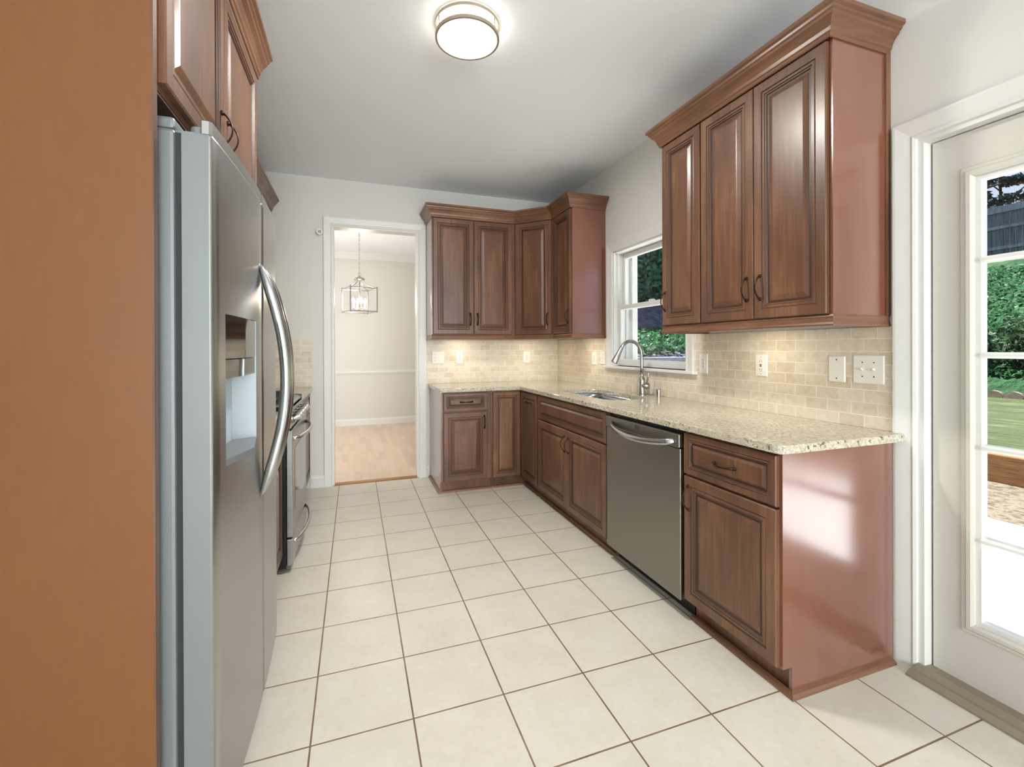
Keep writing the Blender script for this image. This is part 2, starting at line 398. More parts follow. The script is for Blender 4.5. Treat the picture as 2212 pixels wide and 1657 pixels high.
# dining room shell
bm = B(); box(bm, -2.3, 2.4, 6.56, 6.7, 0, ZC); structure('wall_dining_far', bm, M['dining_wall'])
bm = B(); box(bm, 2.25, 2.4, YB+.12, 6.56, 0, ZC); structure('wall_dining_right', bm, M['dining_wall'])
bm = B()
for a in ((YB+.12, 4.2, 0, ZC), (4.2, 5.8, 0, .75), (4.2, 5.8, 2.25, ZC), (5.8, 6.56, 0, ZC)): box(bm, -2.3, -2.15, *a)
structure('wall_dining_left', bm, M['dining_wall'])
BASEP = [(0, 0), (.014, 0), (.014, .085), (.010, .1), (.004, .108), (0, .108)]
bm = B(); sweep(bm, [(2.25, 6.56), (-2.15, 6.56)], BASEP, XY); structure('baseboard_dining', bm, M['trim'])
bm = B(); sweep(bm, [(2.25, 6.56), (-2.15, 6.56)], [(0, .84), (.008, .84), (.012, .85), (.02, .865), (.02, .878), (.01, .89), (.012, .9), (0, .905)], XY); structure('trim_2', bm, M['trim'])
bm = B(); sweep(bm, [(2.25, 6.56), (-2.15, 6.56)], [(0, ZC-.1), (.012, ZC-.1), (.02, ZC-.085), (.06, ZC-.03), (.07, ZC-.02), (.075, ZC), (0, ZC)], XY); structure('trim_3', bm, M['trim'])
# kitchen baseboard bits beside the doorway
bm = B(); sweep(bm, [(OX0-.075, YB), (-.242, YB)], BASEP, XY); sweep(bm, [(.822, YB), (OX1+.078, YB)], BASEP, XY); structure('baseboard_back', bm, M['trim'])
# cased doorway
CAS = [(0, 0), (0, .012), (.01, .016), (.018, .013), (.05, .019), (.066, .022), (.075, .022), (.075, 0)]
def casing(bm, path, fn): sweep(bm, path, CAS, fn)
bm = B()
casing(bm, [(OX1, 0), (OX1, OZ), (OX0, OZ), (OX0, 0)][::-1], lambda a, b, h: (a, YB-h, b))
for x0, x1 in ((OX0-.001, OX0+.012), (OX1-.012, OX1+.001)): box(bm, x0, x1, YB-.002, YB+.125, 0.005, OZ+.001)
box(bm, OX0+.012, OX1-.012, YB-.002, YB+.125, OZ-.012, OZ+.001)
structure('trim_1', bm, M['trim'])
bm = B(); poly_prism(bm, [(YB-.012, 0), (YB+.0, .009), (YB+.05, .012), (YB+.075, .004), (YB+.075, 0)], YZ, OX0+.013, OX1-.013)
structure('trim_4', bm, wood('oak_threshold', (138, 96, 56), (164, 118, 72), (184, 138, 90), grain=(.1, 1, 1)))

# ------------------------------------------------------------------ window over the sink
win = thing('window_1', (XW, 1.65, WZ0), kind='structure')
bm = B()
casing(bm, [(WY0, WZ0), (WY0, WZ1), (WY1, WZ1), (WY1, WZ0)], lambda a, b, h: (XW-h, a, b))
obj('window_casing', bm, M['trim'], win)
bm = B()
box(bm, XW-.045, XW+.09, 1.095, 2.205, WZ0-.022, WZ0, .006)
obj('window_stool', bm, M['trim'], win)
bm = B()
for y0, y1 in ((WY0-.001, WY0+.014), (WY1-.014, WY1+.001)):
    box(bm, XW-.001, XW+.21, y0, y1, WZ0, WZ1+.001)
    s = 1 if y0 < 1.5 else -1; yi = y1 if s > 0 else y0
    for xx in (XW+.03, XW+.072, XW+.115):    # parting stops that make the tracks
        box(bm, xx, xx+.008, min(yi, yi+s*.012), max(yi, yi+s*.012), WZ0, WZ1)
    box(bm, XW+.16, XW+.21, min(yi, yi+s*.035), max(yi, yi+s*.035), WZ0, WZ1)
box(bm, XW-.001, XW+.21, WY0+.014, WY1-.014, WZ1-.014, WZ1+.001); box(bm, XW+.061, XW+.23, WY0+.015, WY1-.015, WZ0-.001, WZ0+.002)
obj('window_frame', bm, M['trim'], win)
def sash(name, x0, x1, z0, z1, bot, top):
    y0, y1 = WY0+.016, WY1-.016
    bm = B()
    prof = [(0, x0), (-.0, x1), (.04, x1), (.047, x1-.008), (.047, x0+.008), (.04, x0)]
    box(bm, x0, x1, y0, y0+.04, z0, z1, .003); box(bm, x0, x1, y1-.04, y1, z0, z1, .003)
    box(bm, x0, x1, y0+.039, y1-.039, z0, z0+bot, .003); box(bm, x0, x1, y0+.039, y1-.039, z1-top, z1, .003)
    s = obj(name, bm, M['trim'], win)
    bm = B(); xm = (x0+x1)/2; box(bm, xm-.003, xm+.003, y0+.035, y1-.035, z0+bot-.004, z1-top+.004)
    obj('pane', bm, M['glass'], s); return s
lo = sash('lower_sash', XW+.04, XW+.07, WZ0+.002, 1.612, .055, .034)
sash('upper_sash', XW+.082, XW+.112, 1.578, WZ1-.015, .034, .045)
bm = B(); box(bm, XW+.05, XW+.075, 1.63, 1.68, 1.612, 1.628, .004); obj('sash_lock', bm, M['trim'], lo)

# ------------------------------------------------------------------ glazed garden door
XD0, XD1 = 2.252, 2.296
door = thing('door_1', (XD0, -.57, 0), kind='structure')
bm = B()
casing(bm, [(DY1, 0), (DY1, DZ), (DY0, DZ), (DY0, 0)], lambda a, b, h: (XW-h, a, b))
obj('door_casing', bm, M['trim'], door)
bm = B()
for y0, y1 in ((DY0-.02, DY0+.001), (DY1-.001, DY1+.02)): box(bm, XW-.001, XW+.2, y0, y1, .0, DZ+.001)
box(bm, XW-.001, XW+.2, DY1+.02, DY0-.02, DZ-.02, DZ+.001)
for y0, y1 in ((DY0-.032, DY0-.02), (DY1+.02, DY1+.032)): box(bm, XD1+.003, XD1+.03, y0, y1, .02, DZ)
box(bm, XD1+.003, XD1+.03, DY1+.032, DY0-.032, DZ-.032, DZ-.0205)
obj('door_frame', bm, M['trim'], door)
GY0, GY1, GZ0, GZ1 = -.247, -.885, .25, 1.872        # glazed area
SY0, SY1 = DY0-.027, DY1+.027
bm = B()
box(bm, XD0, XD1, GY0, SY0, .02, DZ-.024); box(bm, XD0, XD1, SY1, GY1, .02, DZ-.024)
box(bm, XD0, XD1, GY1, GY0, .02, GZ0); box(bm, XD0, XD1, GY1, GY0, GZ1, DZ-.024)
leaf = obj('door_leaf', bm, M['doorpaint'], door)
bm = B()
LP = [(0, 0), (0, .006), (-.008, .012), (-.02, .012), (-.026, .006), (-.036, .006), (-.04, 0)]
sweep(bm, [(GY0, GZ0), (GY1, GZ0), (GY1, GZ1), (GY0, GZ1)][::-1], [(-o, h) for o, h in [(-o, h) for o, h in LP]], lambda a, b, h: (XD0-h, a, b), closed=True)
obj('lite_moulding', bm, M['doorpaint'], leaf)
bm = B()
box(bm, XD0+.004, XD1-.004, GY0-.016, GY0, GZ0, GZ1); box(bm, XD0+.004, XD1-.004, GY1, GY1+.016, GZ0, GZ1)
box(bm, XD0+.004, XD1-.004, GY1+.016, GY0-.016, GZ0, GZ0+.016); box(bm, XD0+.004, XD1-.004, GY1+.016, GY0-.016, GZ1-.016, GZ1)
MUN = [(-.011, 0), (-.011, .006), (-.004, .016), (.004, .016), (.011, .006), (.011, 0)]
for zc in (1.568, 1.226, .894, .56):
    for s, xb in ((-1, XD0+.012), (1, XD1-.012)):
        poly_prism(bm, [(xb+s*h, zc+o) for o, h in MUN], lambda a, b, h: (a, h, b), GY1+.016, GY0-.016)
obj('muntin_grid', bm, M['trim'], leaf)
bm = B(); box(bm, XD0+.019, XD0+.025, GY1, GY0, GZ0, GZ1); obj('pane', bm, M['glass'], leaf)
bm = B(); poly_prism(bm, [(XW-.085, 0), (XW-.085, .008), (XW-.06, .02), (XW-.04, .016), (XW-.01, .026), (XW+.03, .022), (XW+.2, .014), (XW+.2, -.06), (XW, -.06), (XW, 0)], lambda a, b, h: (a, h, b), DY1+.002, DY0-.004)
obj('threshold', bm, plain('threshold_metal', (150, 138, 120), .5, .3), door)

# rear window behind the viewer (inferred from light on the tall panel; an added lamp shines through)
rw = thing('window_2', (.75, YR, RZ0), kind='structure')
bm = B()
for x0, x1 in ((RX0, RX0+.05), (RX1-.05, RX1), (.72, .78)): box(bm, x0, x1, YR-.09, YR-.03, RZ0, RZ1)
for z0, z1 in ((RZ0, RZ0+.05), (RZ1-.05, RZ1), (1.33, 1.37)): box(bm, RX0, RX1, YR-.085, YR-.035, z0, z1)
obj('window_frame', bm, M['trim'], rw)
bm = B(); casing(bm, [(RX0, RZ0), (RX0, RZ1), (RX1, RZ1), (RX1, RZ0), (RX0, RZ0)], lambda a, b, h: (a, YR+h, b)); obj('window_casing', bm, M['trim'], rw)

# ------------------------------------------------------------------ cabinet parts
DOOR_R = [(0, 0), (0, .016), (.004, .020), (.041, .020), (.045, .0165), (.049, .0185), (.056, .0185), (.060, .0145), (.064, .0145), (.068, .0095), (.076, .0095), (.094, .0165), (.098, .0175)]
GROOVE = (4, 7, 9, 10)
def raised(O, U, V, N, w, h, k=1.0):
    O, U, V, N = map(Vector, (O, U, V, N)); bm = B(); prev = None
    for i, (a, z) in enumerate(DOOR_R):
        a *= k
        cur = [bm.verts.new(O+U*x+V*y+N*z) for x, y in ((a, a), (w-a, a), (w-a, h-a), (a, h-a))]
        if prev:
            for j in range(4):
                f = bm.faces.new((prev[j], prev[(j+1) % 4], cur[(j+1) % 4], cur[j])); f.material_index = 1 if i in GROOVE else 0
        else: bm.faces.new(cur[::-1])
        prev = cur
    bm.faces.new(prev); return bm
def pull(c, A, N, L=.105):
    c, A, N = map(Vector, (c, A, N)); bm = B(); S = A.cross(N)
    pts = []; rad = []
    n = 12
    for i in range(n+1):
        t = i/n; s = math.sin(PI*t)
        pts.append(c+A*(t-.5)*L+N*(.004+.028*s**.75)); rad.append(.0062-.002*s)
    tube(bm, pts, rad, 8, flat=(N, .55))
    for e in (-.5, .5): lathe(bm, [(0, 0), (.0085, 0), (.0085, .003), (.006, .007), (0, .008)], c+A*e*L, N, 12)
    return bm
Z = (0, 0, 1)
def front(root, kind, O, U, N, w, h, pl=None, k=1.0):
    """a raised-panel door or drawer front with its pull; pl = (u, v, 'v' or 'h')"""
    d = obj(kind, raised(O, U, Z, N, w, h, k), [M['wood'], M['glaze']], root)
    if pl:
        c = Vector(O)+Vector(U)*pl[0]+Vector(Z)*pl[1]+Vector(N)*.0195
        obj('handle', pull(c, Z if pl[2] == 'v' else U, N), M['bronze'], d, smooth=True)
    return d
CROWN = [(0, 0), (.006, 0), (.009, .006), (.009, .014), (.014, .019), (.017, .032), (.026, .05), (.04, .064), (.043, .072), (.05, .077), (.052, .086), (.063, .092), (.063, .108), (0, .108)]
def crown_prof(z): return [(o, z+h) for o, h in CROWN]
RAIL = [(-.018, 0), (.006, 0), (.009, .006), (.006, .014), (.003, .03), (.006, .037), (.003, .044), (-.018, .044)]
ZUB, ZD0, ZD1, ZUT = 1.341, 1.388, 2.448, 2.47
XU = 1.89           # face frame plane of right uppers; doors stand 20 mm proud
xd = XU

# --- right wall cabinets
YE = 0.005
r = thing('wall_cabinet', (2.05, .35, 1.385), 'brown two-door wall cabinet with twin bow pulls nearest the glass door', 'cabinet', 'cabinets over the long counter')
bm = B(); box(bm, XU, XW-.002, YE+.013, .698, ZD0-.003, ZUT); obj('carcass', bm, [M['wood']], r)
bm = B(); box(bm, XU-.002, XW-.002, YE, YE+.012, ZD0-.003, ZUT); obj('end_panel', bm, M['panel'], r, label='smooth reddish end panel')
bm = B(); box(bm, XW-.028, XW-.002, YE-.008, YE, ZD0-.003, ZUT); obj('scribe_strip', bm, M['wood'], r)
front(r, 'door', (xd, .358, ZD0), (0, -1, 0), (-1, 0, 0), .338, ZD1-ZD0, (.035, .14, 'v'))
front(r, 'door', (xd, .694, ZD0), (0, -1, 0), (-1, 0, 0), .332, ZD1-ZD0, (.297, .14, 'v'))
r = thing('wall_cabinet', (2.05, .85, 1.385), 'narrow single-door brown wall cabinet beside the sink window', 'cabinet', 'cabinets over the long counter')
bm = B(); box(bm, XU, XW-.002, .699, 1.02, ZD0-.003, ZUT); obj('carcass', bm, M['wood'], r)
front(r, 'door', (xd, 1.012, ZD0), (0, -1, 0), (-1, 0, 0), .31, ZD1-ZD0, (.03, .14, 'v'))
bm = B(); sweep(bm, [(XW-.004, 1.02), (XU-.002, 1.02), (XU-.002, YE), (XW-.004, YE)], crown_prof(2.452), lambda a, b, h: (a, b, h))
def left_sweep(path, prof, fn=XY):
    bm = B(); sweep(bm, path, prof, fn); return bm
bm.free()
P1 = [(XW-.004, YE), (XU-.02, YE), (XU-.02, 1.021), (XW-.004, 1.021)]
obj('crown_moulding', left_sweep(P1, crown_prof(2.452)), M['wood_h'], label='stepped brown crown on top of the cabinets nearest the glass door', cat='moulding', group='crown mouldings')
obj('light_rail', left_sweep([(XW-.004, YE), (XU-.004, YE), (XU-.004, 1.021), (XW-.004, 1.021)], [(o, ZUB+h) for o, h in RAIL]), M['wood_h'], label='thin brown rail under the cabinets nearest the glass door', cat='moulding', group='rails under the wall cabinets')

# --- back corner wall cabinets
YU = 2.885
XA, XB_, YC, YE2 = .802, 1.602, 2.602, 2.215
r = thing('wall_cabinet', (1.2, 3.05, 1.385), 'brown two-door wall cabinet beside the dining doorway', 'cabinet', 'cabinets round the back corner')
bm = B(); box(bm, XA+.004, XB_, YU, YB-.002, ZD0-.003, ZUT); obj('carcass', bm, M['wood'], r)
bm = B(); box(bm, XA-.002, XA+.004, YU-.002, YB-.026, ZD0-.003, ZUT); obj('end_panel', bm, M['panel'], r)
front(r, 'door', (XA+.012, YU, ZD0), (1, 0, 0), (0, -1, 0), .376, ZD1-ZD0, (.345, .14, 'v'))
front(r, 'door', (XA+.394, YU, ZD0), (1, 0, 0), (0, -1, 0), .376, ZD1-ZD0, (.03, .14, 'v'))
r = thing('wall_cabinet', (1.95, 2.95, 1.385), 'brown diagonal corner wall cabinet with a single wide door', 'cabinet', 'cabinets round the back corner')
bm = B(); poly_prism(bm, [(XB_+.001, YB-.002), (XB_+.001, YU), (XU-.001, YC+.001), (XW-.002, YC+.001), (XW-.002, YB-.002)], XY, ZD0-.003, ZUT); obj('carcass', bm, M['wood'], r)
dU = Vector((XU-XB_, YC-YU, 0)); dl = dU.length; dU.normalize(); dN = Vector((dU.y, -dU.x, 0))
front(r, 'door', Vector((XB_, YU, ZD0))+dU*.02, dU, dN, dl-.04, ZD1-ZD0, (dl-.075, .14, 'v'))
r = thing('wall_cabinet', (2.05, 2.4, 1.385), 'brown wall cabinet with smooth red-brown end panel at the window\'s far side', 'cabinet', 'cabinets round the back corner')
bm = B(); box(bm, XU, XW-.002, YE2+.013, YC-.001, ZD0-.003, ZUT); obj('carcass', bm, M['wood'], r)
bm = B(); box(bm, XU-.002, XW-.002, YE2, YE2+.012, ZD0-.003, ZUT); obj('end_panel', bm, M['panel'], r, label='smooth red-brown end panel')
front(r, 'door', (xd, YC-.02, ZD0), (0, -1, 0), (-1, 0, 0), YC-YE2-.04, ZD1-ZD0, (.315, .14, 'v'))
off = .02
def corner_path(o): 
    # front line moved o out from the face frames
    t = o*math.tan(PI/8)
    return [(XW-.004, YE2), (XU-o, YE2), (XU-o, YC-t), (XB_-t, YU-o), (XA, YU-o), (XA, YB-.03)]
obj('crown_moulding', left_sweep(corner_path(.02), crown_prof(2.452)), M['wood_h'], label='brown crown wrapping the cabinets round the back corner', cat='moulding', group='crown mouldings')
obj('light_rail', left_sweep(corner_path(.004), [(o, ZUB+h) for o, h in RAIL]), M['wood_h'], label='thin brown rail under the cabinets round the back corner', cat='moulding', group='rails under the wall cabinets')

# --- under-cabinet lights
for k, (x, y, w) in enumerate(((2.0, .52, 'the cabinets nearest the glass door, above the red-button outlet'), (1.12, 3.0, 'the two-door cabinet by the doorway'), (1.84, 2.95, 'the diagonal corner cabinet'), (2.0, 2.4, 'the cabinet at the window\'s far side'))):
    r = thing('under_cabinet_light', (x, y, 1.36), 'small round lit puck lamp under '+w, 'light', 'under-cabinet puck lights')
    bm = B(); lathe(bm, [(0, .022), (.036, .022), (.036, .004), (.03, 0), (.028, .004), (0, .004)], (x, y, 1.363)); obj('housing', bm, M['lampnickel'], r)
    bm = B(); lathe(bm, [(0, -.001), (.02, .0), (.027, .003), (0, .0035)], (x, y, 1.363)); obj('lens', bm, M['puck'], r, smooth=True)
    lamp('puck_glow', 'AREA', (x, y, 1.358), (0, 0, -1), .75, (1, .92, .72), .05)

# --- base cabinets along the right wall
XF, XFD, ZBT = 1.577, 1.577, .877
YP = -.035
TK = .105
r = thing('base_cabinet', (1.9, .22, 0), 'brown one-drawer one-door base cabinet with glossy red-brown end panel', 'cabinet', 'base cabinets on the window wall')
bm = B(); box(bm, XF, XW-.004, YP+.014, .462, TK, ZBT); box(bm, XF+.055, XW-.004, YP+.014, .462, 0, TK); obj('carcass', bm, M['wood'], r)
bm = B(); poly_prism(bm, [(XF+.042, .001), (XF+.042, TK), (XF-.002, TK), (XF-.002, ZBT), (XW-.05, ZBT), (XW-.05, .001)], lambda a, b, h: (a, h, b), YP, YP+.013)
obj('end_panel', bm, M['panel'], r, label='glossy red-brown end panel')
front(r, 'drawer', (XFD, .456, .684), (0, -1, 0), (-1, 0, 0), .478, .184, (.239, .09, 'h'), .62)
front(r, 'door', (XFD, .456, .108), (0, -1, 0), (-1, 0, 0), .478, .566, (.03, .47, 'v'))
r = thing('base_cabinet', (1.9, 1.65, 0), 'brown two-door sink base cabinet with a false drawer front', 'cabinet', 'base cabinets on the window wall')
bm = B(); box(bm, XF, XF+.02, 1.125, 2.205, TK, ZBT); box(bm, XF+.055, XF+.07, 1.125, 2.205, 0, TK); box(bm, XF+.02, XW-.004, 1.125, 1.14, TK, ZBT); box(bm, XF+.02, XW-.004, 2.19, 2.205, TK, ZBT); box(bm, XF+.02, XW-.004, 1.14, 2.19, TK, TK+.015)
obj('carcass', bm, M['wood'], r)
front(r, 'false_drawer_front', (XFD, 2.196, .682), (0, -1, 0), (-1, 0, 0), 1.06, .184, None, .62)
front(r, 'door', (XFD, 2.196, .108), (0, -1, 0), (-1, 0, 0), .528, .562, (.498, .46, 'v'))
front(r, 'door', (XFD, 1.664, .108), (0, -1, 0), (-1, 0, 0), .528, .562, (.03, .46, 'v'))
# corner unit with two doors meeting at the inside corner
YF = 2.62
r = thing('base_cabinet', (1.9, 2.9, 0), 'brown corner base cabinet with two narrow doors meeting at the inside corner', 'cabinet', 'base cabinets in the back corner')
bm = B(); poly_prism(bm, [(1.285, YB-.004), (1.285, YF), (XF, YF), (XF, 2.207), (XW-.004, 2.207), (XW-.004, YB-.004)], XY, TK, ZBT)
poly_prism(bm, [(1.285, YB-.004), (1.285, YF+.05), (XF+.055, YF+.05), (XF+.055, 2.207), (XW-.004, 2.207), (XW-.004, YB-.004)], XY, 0, TK)
obj('carcass', bm, M['wood'], r)
front(r, 'door', (XFD, YF-.024, .108), (0, -1, 0), (-1, 0, 0), YF-.024-2.235, .757, (.2, .68, 'h'), .8)
front(r, 'door', (1.296, YF, .108), (1, 0, 0), (0, -1, 0), XFD-.024-1.296, .757, None, .8)
r = thing('base_cabinet', (1.05, 2.9, 0), 'brown one-drawer base cabinet beside the dining doorway', 'cabinet', 'base cabinets in the back corner')
bm = B(); box(bm, .845, 1.284, YF, YB-.004, TK, ZBT); box(bm, .845, 1.284, YF+.05, YB-.004, 0, TK); obj('carcass', bm, M['wood'], r)
bm = B(); poly_prism(bm, [(YF+.04, .001), (YF+.04, TK), (YF-.002, TK), (YF-.002, ZBT), (YB-.026, ZBT), (YB-.026, .001)], YZ, .832, .844); obj('end_panel', bm, M['panel'], r)
front(r, 'drawer', (.856, YF, .712), (1, 0, 0), (0, -1, 0), .385, .154, (.2, .078, 'h'), .62)
front(r, 'door', (.856, YF, .108), (1, 0, 0), (0, -1, 0), .385, .592, (.36, .5, 'v'))
# toe kick boards + shoe moulding (one run each side of the dishwasher)
SHOE = [(0, 0), (.019, 0), (.018, .009), (.012, .016), (0, .02)]
obj('shoe_moulding', left_sweep([(2.155, YP), (XF+.041, YP), (XF+.041, .465)], SHOE), M['wood_h'], label='thin wood floor strip round the base cabinet beside the glass door', cat='moulding', group='floor strips at the cabinet feet')
obj('shoe_moulding', left_sweep([(XF+.054, 1.127), (XF+.054, YF+.049), (.831, YF+.049), (.831, YB-.03)], SHOE), M['wood_h'], label='thin wood floor strip under the sink and back corner cabinets', cat='moulding', group='floor strips at the cabinet feet')

# --- counter with sink cut-out
def slab(bm, outer, inner, z0, z1):
    t = B(); es = []
    for loop in [outer]+([inner] if inner else []):
        vs = [t.verts.new((x, y, z1)) for x, y in loop]
        es += [t.edges.new((vs[i], vs[(i+1) % len(vs)])) for i in range(len(vs))]
    bmesh.ops.triangle_fill(t, edges=es, use_beauty=True)
    bmesh.ops.recalc_face_normals(t, faces=t.faces[:])
    ext = bmesh.ops.extrude_face_region(t, geom=t.faces[:])
    for g in ext['geom']:
        if isinstance(g, bmesh.types.BMVert): g.co.z = z0
    bmesh.ops.recalc_face_normals(t, faces=t.faces[:])
    merge(bm, t)
YS0, YS1, XS0, XS1 = 1.345, 2.115, 1.715, 2.055
sink_loop = rrect(XS0, XS1, YS0, YS1, .09)
cnr = [(1.542+.03*(1-math.cos(t)), -.058+.03*(1-math.sin(t))) for t in (PI/2, PI/2*.66, PI/2*.33, 0)]
cnr = [(1.572, -.058), (1.557, -.054), (1.546, -.043), (1.542, -.028)]
bm = B(); slab(bm, [(XW-.001, -.058)]+cnr+[(1.542, 2.575), (1.53, 2.587), (.818, 2.587), (.818, YB-.0015), (XW-.001, YB-.0015)], sink_loop, ZT-.032, ZT)
o = obj('countertop', bm, M['granite'], label='speckled cream granite countertop running round the back corner past the sink', cat='countertop')
bv = o.modifiers.new('edge', 'BEVEL'); bv.width = .006; bv.segments = 2; bv.limit_method = 'ANGLE'; bv.angle_limit = math.radians(50)
# backsplash
bm = B(); zt = 1.3405; t0, t1 = XW-.009, XW-.0005
for a in ((-.03, 1.125, ZT, zt), (1.125, 2.175, ZT, WZ0-.022), (2.175, YB-.0005, ZT, zt)): box(bm, t0, t1, a[0], a[1], a[2]+.0005, a[3])
box(bm, .802, XW-.009, YB-.009, YB-.0005, ZT+.0005, zt)
obj('backsplash', bm, M['splash'], label='beige travertine brick-tile backsplash behind the long counter and sink', cat='backsplash', group='travertine backsplashes')

# --- sink, faucet, dispenser
r = thing('sink', (1.885, 1.73, .7), 'undermount stainless steel sink bowl below the window', 'sink')
bm = B(); rows = []
for ins, z, rr in ((-.012, ZT-.0325, .1), (.004, ZT-.0335, .088), (.008, ZT-.06, .085), (.015, ZT-.19, .08), (.05, ZT-.205, .05)):
    rows.append([bm.verts.new((x, y, z)) for x, y in rrect(XS0+ins, XS1-ins, YS0+ins, YS1-ins, rr)])
for a, b in zip(rows, rows[1:]):
    for i in range(len(a)): bm.faces.new((a[i], a[(i+1) % len(a)], b[(i+1) % len(a)], b[i])).smooth = True
bm.faces.new(rows[-1]); obj('bowl', bm, M['basin'], r)
bm = B(); lathe(bm, [(0, .002), (.02, .003), (.042, .004), (.045, 0)], (1.885, 1.73, ZT-.205)); obj('drain', bm, M['chrome'], r)
r = thing('faucet', (2.125, 1.575, ZT), 'brushed nickel pull-down gooseneck faucet behind the sink', 'faucet')
bm = B(); lathe(bm, [(0, 0), (.03, 0), (.03, .006), (.025, .01), (.025, .105), (.022, .118), (.014, .135), (.0135, .15)], (2.125, 1.575, ZT+.0005), seg=24); obj('body', bm, M['nickel'], r, smooth='auto')
bm = B(); pts = [(2.125, 1.575, ZT+.13), (2.125, 1.576, 1.12), (2.125, 1.577, 1.2)]
for i in range(1, 13):
    t = PI*i/12*.86; pts.append((2.04+.085*math.cos(t), 1.577+.02*i/12, 1.205+.1*math.sin(t)))
pe = Vector(pts[-1]); pd = (pe-Vector(pts[-2])).normalized()
tube(bm, pts, .0125, 14); obj('spout', bm, M['nickel'], r, smooth=True)
bm = B(); tube(bm, [pe-pd*.01, pe+pd*.012, pe+pd*.05, pe+pd*.1, pe+pd*.112], [.0135, .0145, .0175, .023, .0225], 16); obj('spray_head', bm, M['nickel'], r, smooth='auto')
bm = B(); lathe(bm, [(0, 0), (.016, 0), (.016, .018), (.02, .022), (.024, .034), (.022, .048), (.012, .056), (0, .058)], (2.125, 1.553, ZT+.07), (0, -1, 0), 20)
lv = obj('valve', bm, M['nickel'], r, smooth='auto')
bm = B(); tube(bm, [(2.125, 1.518, ZT+.085), (2.127, 1.506, ZT+.13), (2.13, 1.494, ZT+.165)], [.005, .0045, .006], 8); obj('lever', bm, M['nickel'], lv, smooth=True)
r = thing('soap_dispenser', (2.145, 1.41, ZT), 'small round nickel cap standing on the counter beside the faucet', 'soap dispenser')
bm = B(); lathe(bm, [(0, 0), (.015, 0), (.015, .03), (.013, .032)], (2.145, 1.41, ZT+.0005), seg=18); obj('base', bm, M['nickel'], r, smooth='auto')
bm = B(); lathe(bm, [(.013, .0), (.018, .0), (.018, .022), (.016, .025), (0, .026)], (2.145, 1.41, ZT+.032), seg=18); obj('cap', bm, M['nickel'], r, smooth='auto')

# --- dishwasher
r = thing('dishwasher', (1.9, .79, 0), 'stainless steel dishwasher with a curved bar handle beside the sink cabinet', 'dishwasher')
D0, D1, XDW = .474, 1.116, 1.552
bm = B(); box(bm, XF+.004, XW-.03, D0-.006, D1+.004, .1, .874); obj('tub', bm, M['black'], r)
bm = B(); box(bm, XF+.06, XW-.05, D0, D1, .001, .099); obj('toe_kick', bm, M['black'], r)
bm = B(); box(bm, XDW, XF+.002, D0, D1, .088, .79, .004); box(bm, XDW-.006, XF+.002, D0, D1, .793, .856, .004)
d = obj('door', bm, M['steel_dw'], r)
bm = B(); box(bm, XDW-.0072, XDW-.005, .785, .82, .828, .846); obj('display', bm, M['blackglass'], d)
bm = B(); pts = []
for i in range(17):
    t = i/16; pts.append((XDW-.008-.05*math.sin(PI*t)**.6, 1.05-(1.05-.505)*t, .822-.032*math.sin(PI*t)**.7))
tube(bm, pts, [.012]+[.0155]*15+[.012], 12, flat=((1, 0, 0), .55)); obj('handle', bm, M['steel_h'], d, smooth=True)

